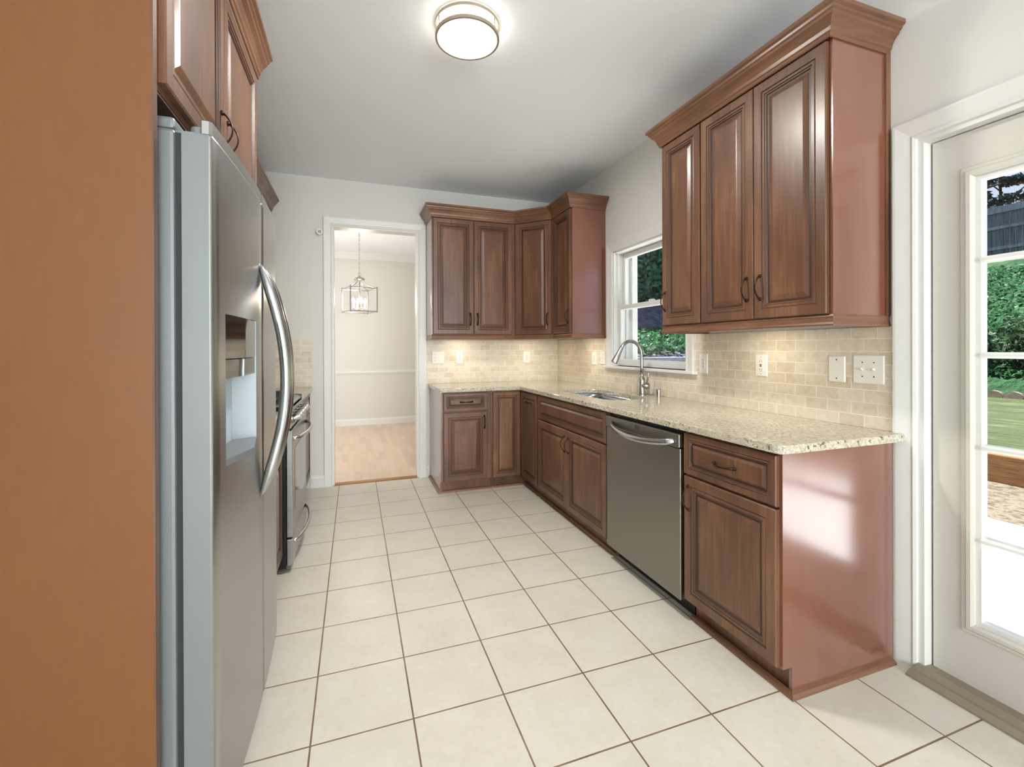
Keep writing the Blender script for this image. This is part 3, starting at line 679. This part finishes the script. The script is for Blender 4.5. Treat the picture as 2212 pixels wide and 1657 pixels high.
# ------------------------------------------------------------------ electrical plates
def plate_basis(wall):
    if wall == 'R': return lambda u, z, n: (XW-.009-n, u, z), (-1, 0, 0)
    return lambda u, z, n: (u, YB-.009-n, z), (0, -1, 0)
def wall_plate(wall, u, z, w, h, items, name, label, cat, group):
    fn, N = plate_basis(wall)
    r = thing(name, fn(u, z-h/2, 0), label, cat, group)
    bm = B(); rows = []
    for ins, n in ((0, .0005), (0, .003), (.004, .006)):
        rows.append([bm.verts.new(fn(a, b, n)) for a, b in rrect(u-w/2+ins, u+w/2-ins, z-h/2+ins, z+h/2-ins, .004, 3)])
    bm.faces.new(rows[0])
    for a, b in zip(rows, rows[1:]):
        for i in range(len(a)): bm.faces.new((a[i], a[(i+1) % len(a)], b[(i+1) % len(a)], b[i]))
    bm.faces.new(rows[-1]); obj('plate', bm, M['plate'], r)
    def bx(bm, a0, a1, b0, b1, n0, n1):
        p, q = fn(a0, b0, n0), fn(a1, b1, n1)
        box(bm, min(p[0], q[0]), max(p[0], q[0]), min(p[1], q[1]), max(p[1], q[1]), min(p[2], q[2]), max(p[2], q[2]))
    for kind, du, dz in items:
        if kind == 'receptacle':
            bm = B(); poly_prism(bm, rrect(u+du-.016, u+du+.016, z+dz-.014, z+dz+.014, .009, 4), lambda a, b, h: fn(a, b, h), .005, .0075)
            rc = obj('receptacle', bm, M['plate'], r)
            for s in (-.006, .006): bm = B(); bx(bm, u+du+s-.0012, u+du+s+.0012, z+dz-.001, z+dz+.007, .0074, .0079); obj('slot', bm, M['slot'], rc)
            bm = B(); cyl(bm, fn(u+du, z+dz-.0075, .0074), N, .0024, .0005, 10); obj('ground_hole', bm, M['slot'], rc)
        if kind == 'toggle':
            bm = B(); bx(bm, u+du-.005, u+du+.005, z+dz-.012, z+dz+.012, .0058, .0066)
            tg = obj('toggle', bm, M['slot'] if False else M['plate'], r)
            bm = B(); p = [fn(u+du, z+dz-.002, .006), fn(u+du, z+dz+.006, .017)]; tube(bm, p, [.0045, .0035], 8); obj('lever', bm, M['plate'], tg)
            for s in (-.03, .03): bm = B(); cyl(bm, fn(u+du, z+dz+s, .0058), N, .003, .0006, 10); obj('screw', bm, M['slot'], r)
        if kind == 'screw':
            bm = B(); cyl(bm, fn(u+du, z+dz, .0058), N, .0033, .0006, 10); obj('screw', bm, M['slot'], r)
        if kind == 'gfi':
            bm = B(); bx(bm, u-.0165, u+.0165, z-.033, z+.033, .005, .0075); g = obj('receptacle_face', bm, M['plate'], r)
            for b in (-.022, .022):
                for s in (-.006, .006): bm = B(); bx(bm, u+s-.0012, u+s+.0012, z+b-.004, z+b+.004, .0074, .0079); obj('slot', bm, M['slot'], g)
                bm = B(); cyl(bm, fn(u, z+b-.009 if b < 0 else z+b+.009, .0072), N, .002, .0008, 8); obj('ground_hole', bm, M['slot'], g)
            for b in (-.046, .046): bm = B(); cyl(bm, fn(u, z+b, .0058), N, .002, .0008, 8); obj('screw', bm, M['slot'], r)
            bm = B(); bx(bm, u-.006, u+.006, z+.002, z+.007, .0074, .0088); obj('reset_button', bm, M['red'], g, label='small red reset button')
            bm = B(); bx(bm, u-.006, u+.006, z-.006, z-.001, .0074, .0088); obj('test_button', bm, M['slot'], g, label='small dark test button')
    return r
ZP = 1.161
dup = [('receptacle', 0, .0195), ('receptacle', 0, -.0195), ('screw', 0, 0)]
wall_plate('R', .612, 1.16, .074, .117, [('gfi', 0, 0)], 'outlet', 'white outlet with a small red button, in the lamp-lit tiles', 'outlet', 'wall plates on the tiles')
wall_plate('R', .21, 1.158, .074, .117, [('screw', 0, .042), ('screw', 0, -.042)], 'blank_plate', 'blank white cover plate with two screws beside the double switch', 'cover plate', 'wall plates on the tiles')
wall_plate('R', .077, 1.161, .124, .122, [('toggle', .023, 0), ('toggle', -.023, 0)], 'light_switch', 'wide white plate with two toggle switches beside the door trim', 'light switch', 'wall plates on the tiles')
wall_plate('R', 1.037, 1.156, .07, .124, dup, 'outlet', 'white duplex outlet just right of the sink window', 'outlet', 'wall plates on the tiles')
wall_plate('R', 2.4, 1.161, .08, .12, dup, 'outlet', 'white duplex outlet near the back corner on the window wall', 'outlet', 'wall plates on the tiles')
wall_plate('R', 2.252, 1.168, .078, .115, [('toggle', 0, 0)], 'light_switch', 'white single toggle switch touching the window trim', 'light switch', 'wall plates on the tiles')
wall_plate('B', .914, 1.166, .124, .122, [('toggle', -.03, 0)], 'light_switch', 'wide white plate with one toggle, beside the dining doorway', 'light switch', 'wall plates on the tiles')
wall_plate('B', 1.13, 1.166, .074, .124, dup, 'outlet', 'white duplex outlet on the back wall beside the wide switch plate', 'outlet', 'wall plates on the tiles')
wall_plate('B', 1.848, 1.16, .078, .122, dup, 'outlet', 'white duplex outlet on the back wall under the corner cabinet', 'outlet', 'wall plates on the tiles')

# ------------------------------------------------------------------ left side: fridge, tall panel, range
r = thing('fridge_side_panel', (-.57, -.02, 0), 'tall plain orange-brown wood panel at the left edge, enclosing the refrigerator', 'panel')
bm = B(); box(bm, XL+.002, -.285, -.03, -.009, .001, 2.6); obj('board', bm, M['panel_warm'], r)
bm = B(); box(bm, -.285, -.281, -.03, -.009, .001, 2.6); obj('edge_band', bm, M['wood'], r)
FY0, FY1, FS = .012, .922, .53
r = thing('refrigerator', (-.5, .46, 0), 'stainless steel side-by-side refrigerator with an ice dispenser', 'refrigerator')
def bow(y): return -.181+.015*(1-((y-.467)/.455)**2)
bm = B(); box(bm, XL+.03, -.257, FY0+.004, FY1-.004, .03, 1.772, .008); obj('cabinet', bm, M['greyside'], r)
bm = B(); box(bm, -.257, -.24, FY0+.01, FY1-.012, .06, 1.765); obj('gasket', bm, M['gasket'], r)
bm = B(); box(bm, XL+.05, -.25, FY0+.02, FY1-.02, .001, .06); obj('base_grille', bm, M['black'], r)
def fdoor(y0, y1, hole=None):
    z0, z1 = .055, 1.766
    ys = sorted(set([y0, y0+.006, y1-.006, y1]+[y0+(y1-y0)*i/10 for i in range(1, 10)]+([hole[0], hole[1]] if hole else [])))
    zs = sorted(set([z0, z0+.006, z1-.006, z1]+([hole[2], hole[3]] if hole else [])))
    def X(y, z):
        e = .006 if (y in (y0, y1) or z == z0) else 0
        return bow(y)-e
    bm = B(); V = {(y, z): bm.verts.new((X(y, z), y, z)) for y in ys for z in zs}
    for a, b in zip(ys, ys[1:]):
        for c, d in zip(zs, zs[1:]):
            if hole and a >= hole[0] and b <= hole[1] and c >= hole[2] and d <= hole[3]: continue
            f = bm.faces.new((V[a, c], V[b, c], V[b, d], V[a, d])); f.smooth = True
    BK = {}
    per = [(y, z0) for y in ys]+[(y1, z) for z in zs[1:]]+[(y, z1) for y in ys[::-1][1:]]+[(y0, z) for z in zs[::-1][1:-1]]
    bk = [bm.verts.new((-.242, y, z)) for y, z in per]
    for i in range(len(per)):
        j = (i+1) % len(per); f = bm.faces.new((V[per[i]], V[per[j]], bk[j], bk[i])); f.material_index = 1
    bm.faces.new(bk).material_index = 1
    fy = ys
    poly_prism(bm, [(bow(y)-(.006 if y in (y0, y1) else 0), y) for y in fy]+[(bow(y)-.02, y) for y in fy[::-1]], XY, z1-.001, 1.797, 0)
    return bm
H = (.103, .43, .96, 1.348)
fz = obj('freezer_door', fdoor(FY0, FS, H), [M['steel'], M['greyside']], r)
fd = obj('refrigerator_door', fdoor(FS+.006, FY1), [M['steel'], M['greyside']], r)
# dispenser: recessed pale cavity, black control panel, grey tray
y0, y1, z0, z1 = H
xb = -.232
bm = B()
c0 = [(bow(y0), y0), (bow(y1), y1), (xb+.004, y1-.03), (xb, (y0+y1)/2), (xb+.004, y0+.03)]
for i in (1, 2, 3, 4):
    a, b = c0[i], c0[(i+1) % 5]
    bm.faces.new([bm.verts.new((p[0], p[1], z)) for p, z in ((a, z0+.012), (b, z0+.012), (b, z1), (a, z1))]).smooth = False
bm.faces.new([bm.verts.new((p[0], p[1], z1)) for p in c0])
obj('dispenser_recess', bm, M['cavity'], fz)
bm = B(); poly_prism(bm, [(bow(y0)-.002, y0+.002), (bow((y0+y1)/2)+.006, (y0+y1)/2), (bow(y1)-.002, y1-.002), (xb+.006, y1-.03), (xb+.006, y0+.03)], XY, 1.232, z1-.002); obj('control_panel', bm, M['blackglass'], fz)
bm = B(); poly_prism(bm, [(bow(y0)-.003, y0+.004), (bow((y0+y1)/2)+.002, (y0+y1)/2), (bow(y1)-.003, y1-.004), (xb+.006, y1-.03), (xb+.006, y0+.03)], XY, 1.18, 1.229); obj('chute_cover', bm, M['blackglass'], fz)
bm = B(); poly_prism(bm, [(bow(y0), y0), (bow((y0+y1)/2)+.03, (y0+y1)/2-.02), (bow(y1), y1), (xb, y1-.03), (xb, y0+.03)], XY, z0-.004, z0+.012); obj('drip_tray', bm, M['greyside'], fz)
def fhandle(y, par):
    bm = B(); pts = []; rad = []
    for i in range(25):
        t = i/24; s = math.sin(PI*t)
        pts.append((bow(y)-.004+.084*s**.85, y, .752+(1.552-.752)*t)); rad.append(.006+.018*min(1, s*3.2))
    tube(bm, pts, rad, 14, flat=((1, 0, 0), .8)); obj('handle', bm, M['steel_h'], par, smooth=True)
fhandle(FS-.03, fz); fhandle(FS+.036, fd)
bm = B()
box(bm, -.262, -.222, FY0+.02, FY0+.075, 1.7685, 1.776, .002)
box(bm, -.34, -.258, FY0+.006, FY0+.12, 1.7725, 1.8, .007)
cyl(bm, (-.221, FY0+.045, 1.7685), (0, 0, 1), .0145, .026, 18, 0, .002)
obj('hinge_cover', bm, M['greyside'], r)
# cabinet above the fridge
XK = -.287
r = thing('wall_cabinet', (-.55, .51, 1.86), 'brown two-door cabinet above the refrigerator', 'cabinet')
bm = B(); box(bm, XL+.004, XK, -.004, 1.03, 1.852, 2.47); obj('carcass', bm, M['wood'], r)
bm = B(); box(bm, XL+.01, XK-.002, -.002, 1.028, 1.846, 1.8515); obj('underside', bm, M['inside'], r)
front(r, 'door', (XK, .002, 1.866), (0, 1, 0), (1, 0, 0), .49, .585, (.456, .105, 'v'))
front(r, 'door', (XK, .498, 1.866), (0, 1, 0), (1, 0, 0), .522, .585, (.034, .105, 'v'))
def right_sweep(path, prof): return left_sweep(path, [(-o, h) for o, h in prof])
obj('crown_moulding', right_sweep([(XK+.02, -.02), (XK+.02, 1.034)], crown_prof(2.456)), M['wood_h'], label='brown crown on top of the cabinet over the refrigerator', cat='moulding', group='crown mouldings')
# far left wall cabinets, seen only as crown and a pull beyond the fridge
XQ = -.565
r = thing('wall_cabinet', (-.72, 2.1, 2.0), 'brown wall cabinet over the range, mostly hidden behind the refrigerator', 'cabinet')
bm = B(); box(bm, XL+.004, XQ, 1.036, 3.17, 1.99, 2.47); obj('carcass', bm, M['wood'], r)
for i in range(4): front(r, 'door', (XQ, 1.045+.532*i, 2.005), (0, 1, 0), (1, 0, 0), .525, .445, (.49 if i % 2 == 0 else .4, .2, 'v'))
obj('crown_moulding', right_sweep([(XQ+.02, 1.037), (XQ+.02, 3.175)], crown_prof(2.456)), M['wood_h'], label='brown crown running along the left wall behind the refrigerator', cat='moulding', group='crown mouldings')

# base cabinet between fridge and range, cabinet past the range, their counters
XLF = -.262
for (a, b, wl_) in ((.935, 1.545, 'between the refrigerator and the range'), (2.335, 3.195, 'past the range, against the back wall')):
    r = thing('base_cabinet', (-.55, (a+b)/2, 0), 'brown base cabinet '+wl_, 'cabinet', 'base cabinets on the range wall')
    bm = B(); box(bm, XL+.004, XLF, a, b, TK, ZBT); box(bm, XL+.004, XLF-.055, a, b, .001, TK); obj('carcass', bm, M['wood'], r)
    w = b-a-.02
    front(r, 'drawer', (XLF, a+.01, .7), (0, 1, 0), (1, 0, 0), w, .166, (w/2, .083, 'h'), .62)
    front(r, 'door', (XLF, a+.01, .108), (0, 1, 0), (1, 0, 0), w, .582, (.035, .5, 'v'))
    bm = B(); box(bm, XL+.001, -.222, a, b+.014 if b > 3 else b, ZT-.032, ZT, .004); obj('countertop', bm, M['granite'], label='speckled granite countertop '+wl_, cat='countertop')
bm = B(); box(bm, XL+.001, -.225, YB-.009, YB-.0005, ZT+.0005, 1.345)
obj('backsplash', bm, M['splash'], label='small beige brick-tile backsplash beyond the range, left of the doorway', cat='backsplash', group='travertine backsplashes')
# range
RY0, RY1, XR = 1.556, 2.322, -.205
r = thing('range', (-.5, 1.94, 0), 'stainless steel gas range with a row of front knobs', 'range')
bm = B(); box(bm, XL+.03, XR-.022, RY0, RY1, .03, .895); 
for y in (RY0+.04, RY1-.04):
    for x in (XL+.08, XR-.1): cyl(bm, (x, y, 0.0), (0, 0, 1), .018, .032, 12)
obj('body', bm, M['black'], r)
bm = B(); poly_prism(bm, [(XL+.03, .896), (XR-.06, .896), (XR-.03, .9), (XR-.02, .915), (XR-.03, .928), (XR-.07, .932), (XL+.03, .928)], lambda a, b, h: (a, h, b), RY0-.002, RY1+.002)
ct = obj('cooktop', bm, M['steel'], r)
for y in (RY0-.004, RY1+.001):
    bm = B(); box(bm, XR-.09, XR-.018, y, y+.004, .893, .934, .001); obj('end_cap', bm, M['black'], ct)
for gi in range(3):
    bm = B(); ya = RY0+.03+gi*.24; yb = ya+.226; xa, xb2 = XL+.1, XR-.1; zg = .957
    for x in (xa, (xa+xb2)/2, xb2): tube(bm, [(x, ya, zg), (x, yb, zg)], .007, 6, smooth=False)
    for k in range(4): y = ya+(yb-ya)*k/3; tube(bm, [(xa, y, zg), (xb2, y, zg)], .007, 6, smooth=False)
    for x in (xa, xb2):
        for y in (ya, yb): tube(bm, [(x, y, zg), (x, y, .931)], .007, 6, smooth=False)
    obj('grate', bm, M['iron'], ct)
bm = B(); poly_prism(bm, [(XR-.055, .812), (XR+.004, .812), (XR-.02, .895), (XR-.055, .895)], lambda a, b, h: (a, h, b), RY0, RY1)
cp = obj('control_panel', bm, M['steel'], r)
kn = Vector((.95, 0, .27)).normalized()
for k, y in enumerate((.13, .24, .38, .52, .63)):
    bm = B(); o_ = Vector((XR-.006, RY0+y, .852))
    lathe(bm, [(0, 0), (.028, 0), (.028, .008), (.023, .012), (.0215, .046), (.019, .05), (0, .05)], o_, kn, 18)
    t_ = kn.cross(Vector((0, 1, 0))); 
    kb = obj('knob', bm, M['chrome'], cp, smooth='auto')
bm = B(); XO = XR+.012
box(bm, XR-.021, XO, RY0+.004, RY1-.004, .2, .8, .005)
od = obj('oven_door', bm, M['steel'], r)
bm = B(); box(bm, XO-.002, XO+.0015, RY0+.1, RY1-.1, .33, .68); obj('window', bm, M['blackglass'], od)
bm = B(); pts = [(XO+.0+.058*min(1, math.sin(PI*i/18)**.55), RY0+.05+(RY1-RY0-.1)*i/18, .745) for i in range(19)]
tube(bm, pts, .013, 12, flat=((1, 0, 0), .8)); obj('handle', bm, M['steel_h'], od, smooth=True)
bm = B(); box(bm, XR-.021, XO-.002, RY0+.004, RY1-.004, .04, .19, .005); dr = obj('drawer', bm, M['steel'], r)
bm = B(); pts = [(XO-.002+.05*min(1, math.sin(PI*i/18)**.6), RY0+.07+(RY1-RY0-.14)*i/18, .155) for i in range(19)]
tube(bm, pts, .011, 12, flat=((1, 0, 0), .8)); obj('handle', bm, M['steel_h'], dr, smooth=True)

# ------------------------------------------------------------------ ceiling lamp, sensor
LX, LY = .655, .885
r = thing('ceiling_lamp', (LX, LY, ZC), 'round flush ceiling lamp with two satin nickel rings, switched on', 'ceiling lamp')
bm = B(); lathe(bm, [(0, 0), (.13, 0), (.13, -.012), (0, -.012)], (LX, LY, ZC), seg=48); obj('base_plate', bm, M['trim'], r)
bm = B(); lathe(bm, [(.138, -.012), (.142, -.02), (.142, -.068), (.13, -.074), (.07, -.08), (0, -.082)], (LX, LY, ZC), seg=48); obj('diffuser', bm, M['diffuser'], r, smooth=True)
for z in (-.012, -.068):
    bm = B(); lathe(bm, [(.143, z-.008), (.153, z-.008), (.153, z+.007), (.143, z+.007), (.143, z-.008)], (LX, LY, ZC), seg=64, smooth=False); obj('ring', bm, M['lampnickel'], r)
for k in range(3):
    a = math.radians(75+120*k); bm = B(); tube(bm, [(LX+.148*math.cos(a), LY+.148*math.sin(a), ZC-.008), (LX+.148*math.cos(a), LY+.148*math.sin(a), ZC-.078)], .003, 8); obj('post', bm, M['lampnickel'], r)
lamp('ceiling_lamp_glow', 'AREA', (LX, LY, ZC-.09), (0, 0, -1), 27, (1, .97, .91), .26).data.shape = 'DISK'
r = thing('wall_sensor', (-.135, YB, 2.31), 'small white round sensor on the wall beside the doorway trim', 'sensor')
bm = B(); lathe(bm, [(0, 0), (.022, 0), (.026, .004), (.028, .05), (.025, .056), (.016, .056), (.014, .05)], (-.156, YB-.0005, 2.31), (0, -1, 0), 28); obj('housing', bm, M['plate'], r, smooth='auto')
bm = B(); lathe(bm, [(.0145, 0), (0, .001)], (-.156, YB-.05, 2.31), (0, -1, 0), 20); obj('lens', bm, plain('grey_lens', (168, 166, 164), .3), r)

# ------------------------------------------------------------------ chandelier in the dining room
CX, CY = .2, 4.88
r = thing('chandelier', (CX, CY, ZC), 'square open lantern chandelier on a chain, lit, seen through the doorway', 'chandelier')
bm = B(); lathe(bm, [(0, 0), (.065, 0), (.06, -.012), (.03, -.028), (.012, -.034), (.008, -.05), (0, -.05)], (CX, CY, ZC)); obj('canopy', bm, M['nickel'], r, smooth=True)
bm = B(); z = ZC-.05; k = 0
while z > 2.21:
    h = .036; pts = []
    for i in range(13):
        t = 2*PI*i/12; a, b = .009*math.cos(t), h/2*math.sin(t)
        pts.append((CX+(a if k % 2 else 0), CY+(0 if k % 2 else a), z-h/2+b))
    tube(bm, pts, .0022, 5, cap=False); z -= h-.006; k += 1
obj('chain', bm, M['nickel'], r)
bm = B(); lathe(bm, [(.0, .075), (.012, .072), (.016, .06), (.05, .045), (.066, .03), (.066, .02), (0, .02)], (CX, CY, 2.12)); tube(bm, [(CX+.018*math.cos(2*PI*i/16), CY, 2.21+.018*math.sin(2*PI*i/16)) for i in range(17)], .003, 6, cap=False)
obj('cap', bm, M['nickel'], r)
rotc = math.radians(18); hs = .168
cs = [(CX+hs*1.414*math.cos(rotc+PI/4+PI/2*i), CY+hs*1.414*math.sin(rotc+PI/4+PI/2*i)) for i in range(4)]
bm = B()
for i in range(4):
    a, b = cs[i], cs[(i+1) % 4]
    tube(bm, [(a[0], a[1], 1.715), (a[0], a[1], 2.045)], .0085, 6, smooth=False)
    for z in (1.73, 2.025): tube(bm, [(a[0], a[1], z), (b[0], b[1], z)], .007, 6, smooth=False)
    pts = []
    for k in range(9):
        t = k/8; q = 1-t; rr = .055+(hs*1.414-.055)*(t**2.2); pts.append((CX+(a[0]-CX)/(hs*1.414)*rr, CY+(a[1]-CY)/(hs*1.414)*rr, 2.14-(2.14-2.025)*t))
    tube(bm, pts, .005, 6)
obj('frame', bm, M['nickel'], r)
bm = B(); tube(bm, [(CX, CY, 2.15), (CX, CY, 1.76)], .008, 8)
for i in range(4):
    a = rotc+PI/2*i; x, y = CX+.075*math.cos(a), CY+.075*math.sin(a)
    tube(bm, [(CX, CY, 1.765), (CX+.04*math.cos(a), CY+.04*math.sin(a), 1.752), (x, y, 1.77)], .005, 6)
obj('stem', bm, M['nickel'], r)
for i in range(4):
    a = rotc+PI/2*i; x, y = CX+.075*math.cos(a), CY+.075*math.sin(a)
    bm = B(); lathe(bm, [(0, 0), (.018, .002), (.018, .006), (.012, .01), (.012, .065), (0, .066)], (x, y, 1.768), seg=14); cd = obj('candle_sleeve', bm, M['plate'], r, smooth='auto')
    bm = B(); lathe(bm, [(.006, 0), (.015, .02), (.017, .034), (.011, .056), (.004, .072), (0, .076)], (x, y, 1.834), seg=14); obj('bulb', bm, M['bulb'], cd, smooth=True)
lamp('chandelier_glow', 'POINT', (CX, CY, 1.9), None, 12, (1, .92, .8), .08)

# ------------------------------------------------------------------ outdoors
bm = B(); box(bm, 2.40, 4.88, -9, 3.9, -.2, -.1); structure('patio', bm, M['concrete'])
bm = B(); box(bm, 4.88, 6.25, -9, 3.9, -.2, -.105); structure('garden_bed', bm, M['mulch'])
r = thing('garden_timber', (6.3, 1, -.1), 'brown landscape timbers edging the lawn, seen through the glass door', 'timber')
for i, (a, b) in enumerate(((-9, -3.5), (-3.49, -.4), (-.39, 3.9))):
    bm = B(); box(bm, 6.2, 6.42, a, b, -.11, .178, .012); obj('beam', bm, M['timber'], r)
def hz(x, y):
    if x < 12.3: return .17
    t = x-12.3
    return .22+(1.5*min(1, t/2.2))+max(0, min(t, 9.2)-2.2)*.4-max(0, t-9.2)*.12
bm = B(); xs = [6.4+.6*i for i in range(50)]; ys = [-12+1.0*i for i in range(42)]
g = {}
for i, x in enumerate(xs):
    for j, y in enumerate(ys): g[i, j] = bm.verts.new((x, y, hz(x, y)+(random.uniform(-.04, .04) if x > 13 else 0)))
for i in range(len(xs)-1):
    for j in range(len(ys)-1):
        if xs[i+1] < 9.3 and ys[j] >= 3.9: continue
        f = bm.faces.new((g[i, j], g[i+1, j], g[i+1, j+1], g[i, j+1])); f.material_index = 1 if xs[i] > 12.2 else 0; f.smooth = True
structure('lawn', bm, [M['lawn'], M['hill']])
# scalloped concrete edging stones, every one its own
for i in range(22):
    y = 1.2+i*.29; x = 12.2; bm = B(); n = 10
    pts = [(-.14, .1), (.14, .1)]+[(.14*math.cos(PI*k/n), .22+.1*math.sin(PI*k/n)) for k in range(n+1)]
    poly_prism(bm, [(y+a, .06+b) for a, b in pts], YZ, x-.04, x+.04)
    o = obj('edging_stone', bm, M['stone'], label='scalloped concrete edging stone in the row along the lawn\'s far side', cat='edging stone', group='edging stones at the foot of the bank')
# fence on the hill
r = thing('garden_fence', (21.0, 8, 4), 'weathered wooden board fence on top of the grassy hill', 'fence')
zf = hz(21, 8)
bm = B(); y = -4
while y < 27:
    w = .14+random.uniform(-.004, .004); gap = .01 if random.random() > .06 else .035
    box(bm, 21.0, 21.02, y, y+w, zf-.1, zf+1.75+random.uniform(-.02, .02)); y += w+gap
obj('boards', bm, M['fence'], r)
for zz in (.25, .95, 1.5):
    bm = B(); box(bm, 20.95, 20.999, -4, 27, zf+zz, zf+zz+.1); obj('rail', bm, M['fence'], r)
for k in range(13):
    bm = B(); box(bm, 21.03, 21.12, -4+2.4*k, -3.9+2.4*k, zf-.15, zf+1.8); obj('post', bm, M['fence'], r)
def leaves(bm, c, rad, n, s, shell=.55, droop=0):
    c = Vector(c)
    for _ in range(n):
        while True:
            d = Vector((random.uniform(-1, 1), random.uniform(-1, 1), random.uniform(-1, 1)))
            if .05 < d.length <= 1: break
        d = d.normalized()*(shell+(1-shell)*random.random())
        p = c+Vector((d.x*rad[0], d.y*rad[1], d.z*rad[2]))
        a = Vector((random.uniform(-1, 1), random.uniform(-1, 1), random.uniform(-.6, .6)-droop)).normalized(); b = a.cross(Vector((random.uniform(-1, 1), random.uniform(-1, 1), random.uniform(-1, 1)))).normalized()
        q = s*random.uniform(.6, 1.3)
        bm.faces.new([bm.verts.new(p+a*q), bm.verts.new(p+b*q*.5), bm.verts.new(p-a*q), bm.verts.new(p-b*q*.5)])
def tree(name, base, h, blobs, leafm, n, s, label, group=None, tr=.14, shell=.35):
    r = thing(name, base, label, 'tree', group); x, y, z = base
    bm = B(); tube(bm, [(x, y, z-.2), (x+.08, y, z+h*.3), (x-.05, y+.1, z+h*.65), (x, y, z+h*.95)], [tr, tr*.8, tr*.5, tr*.2], 9)
    for k in range(9):
        a = 2.4*k; t = .35+.06*k; L = h*.28
        tube(bm, [(x, y, z+h*t), (x+L*.5*math.cos(a), y+L*.5*math.sin(a), z+h*t+.12*h), (x+L*math.cos(a), y+L*math.sin(a), z+h*t+.16*h)], [tr*.35, tr*.22, tr*.08], 6)
    obj('trunk', bm, M['bark'], r, smooth=True)
    bm = B()
    for (dx, dy, dz, rx, ry, rz) in blobs: leaves(bm, (x+dx, y+dy, z+dz), (rx, ry, rz), n, s, shell)
    obj('foliage', bm, leafm, r)
# trees beyond the fence (seen in the top panes of the door)
tree('conifer', (23.5, 9.85, 4.0), 8, [(0, 0, 3, .6, .5, 3.2), (0, .3, 6, 1.2, 1.0, 2.2)], M['leaf_blue'], 1500, .16, 'dark conifer with a thick trunk beyond the fence, at the door pane\'s left edge', 'trees beyond the fence', .3)
tree('conifer', (28.5, 11.0, 3.6), 9, [(0, .2, 6.4, 2.2, 1.7, .45), (0, .8, 5.6, 1.0, .9, .22), (0, -.5, 5.2, .8, .8, .2), (0, .9, 4.8, .7, .5, .2), (0, 0, 7.2, 2.3, 1.8, .6), (0, -.2, 4.4, .8, 1.3, .25)], M['leaf_blue'], 420, .11, 'open-branched conifer against the sky beyond the fence', 'trees beyond the fence', .09)
tree('conifer', (26, 4.8, 4.8), 9, [(0, 0, 3, 1.4, 1.6, 2.2), (0, 0, 6, 2, 2, 2)], M['leaf_blue'], 900, .16, 'dark conifer beyond the fence, right of the open-branched one', 'trees beyond the fence', .2)
# shrubs at the foot of the hill
for i, (x, y, h, lb) in enumerate(((13.4, 5.35, .8, 'leafy green shrub on the bank behind the edging stones, at the left'), (13.5, 4.0, .75, 'leafy green shrub on the bank behind the edging stones, in the middle'), (13.6, 2.6, .8, 'leafy green shrub on the bank behind the edging stones, at the right'))):
    r = thing('shrub', (x, y, hz(x, y)), lb, 'shrub', 'shrubs behind the edging stones')
    bm = B(); leaves(bm, (x, y, hz(x, y)+h*.35), (.8, .66, h), 1500, .075, .5); obj('foliage', bm, M['leaf_shrub'], r)
    bm = B()
    for k in range(6): a = k*1.05; tube(bm, [(x+.1*math.cos(a), y+.1*math.sin(a), hz(x, y)-.1), (x+.4*math.cos(a), y+.4*math.sin(a), hz(x, y)+h*.7)], [.02, .008], 5)
    obj('stem', bm, M['bark'], r)
bm = B()
for i in range(13000):
    x = 12.9+6.5*random.random()**1.5; y = random.uniform(1, 9); z = hz(x, y)
    leaves(bm, (x, y, z+.06), (.08, .08, .1), 1, .07, .2)
obj('ground_ivy', bm, M['leaf_ivy'], label='green ground cover growing up the bank below the grassy hill', cat='ground cover', kind='stuff')
# north side: retaining wall, ivy bank and trees seen through the sink window
def bz(y): return 1.12+(y-4.1)*.2+max(0, y-6.5)*.34
bm = B(); x = 2.45
box(bm, 2.45, 9.3, 3.95, 4.2, -.2, 1.12)
box(bm, 9.05, 9.3, 4.2, 9, -.2, 1.12)
obj('retaining_wall', bm, M['wallstone'], label='grey concrete retaining wall below the ivy, seen through the sink window', cat='retaining wall')
bm = B(); xs = [2.45+.34*i for i in range(21)]; ys = [4.1+.35*i for i in range(25)]; g = {}
for i, x in enumerate(xs):
    for j, y in enumerate(ys): g[i, j] = bm.verts.new((x, y, bz(y)-.03+random.uniform(-.05, .05)*(1 if j else 0)))
for i in range(len(xs)-1):
    for j in range(len(ys)-1): bm.faces.new((g[i, j], g[i+1, j], g[i+1, j+1], g[i, j+1])).smooth = True
structure('bank', bm, M['soil'])
bm = B()
for i in range(9000):
    x = random.uniform(2.7, 9.0); y = 4.32+2.1*random.random()**1.3; z = bz(y)
    leaves(bm, (x, y, z+.05), (.06, .06, .09), 1, .045, .2)
obj('ivy', bm, M['leaf_ivy'], label='bright green ivy spreading over the bank behind the retaining wall', cat='ground cover', kind='stuff')
for i, (x, y, lb) in enumerate(((6.9, 8.4, 'broad dark-leaved tree filling the upper sash of the sink window'), (11.2, 9.6, 'dark-leaved tree right of the one filling the sink window, mostly hidden by cabinets'), (8.6, 13.2, 'dark-leaved tree behind the one filling the sink window'))):
    tree('tree', (x, y, bz(y)-.2 if i < 2 else 3.0), 5.2, [(0, 0, 1.5, 1.7, 1.1, .8), (0, -.5, 1.0, 1.5, .7, .5), (.2, -.2, .35, 1.7, .8, .55), (.6, -.4, 2.3, 1.6, 1.2, .9), (-.8, .2, 2.2, 1.3, 1.1, .9), (.2, 0, 3.2, 1.8, 1.3, 1.0), (0, .1, 4.3, 1.5, 1.3, 1.0)], M['leaf_dark'], 2600, .095, lb, 'trees on the north bank')
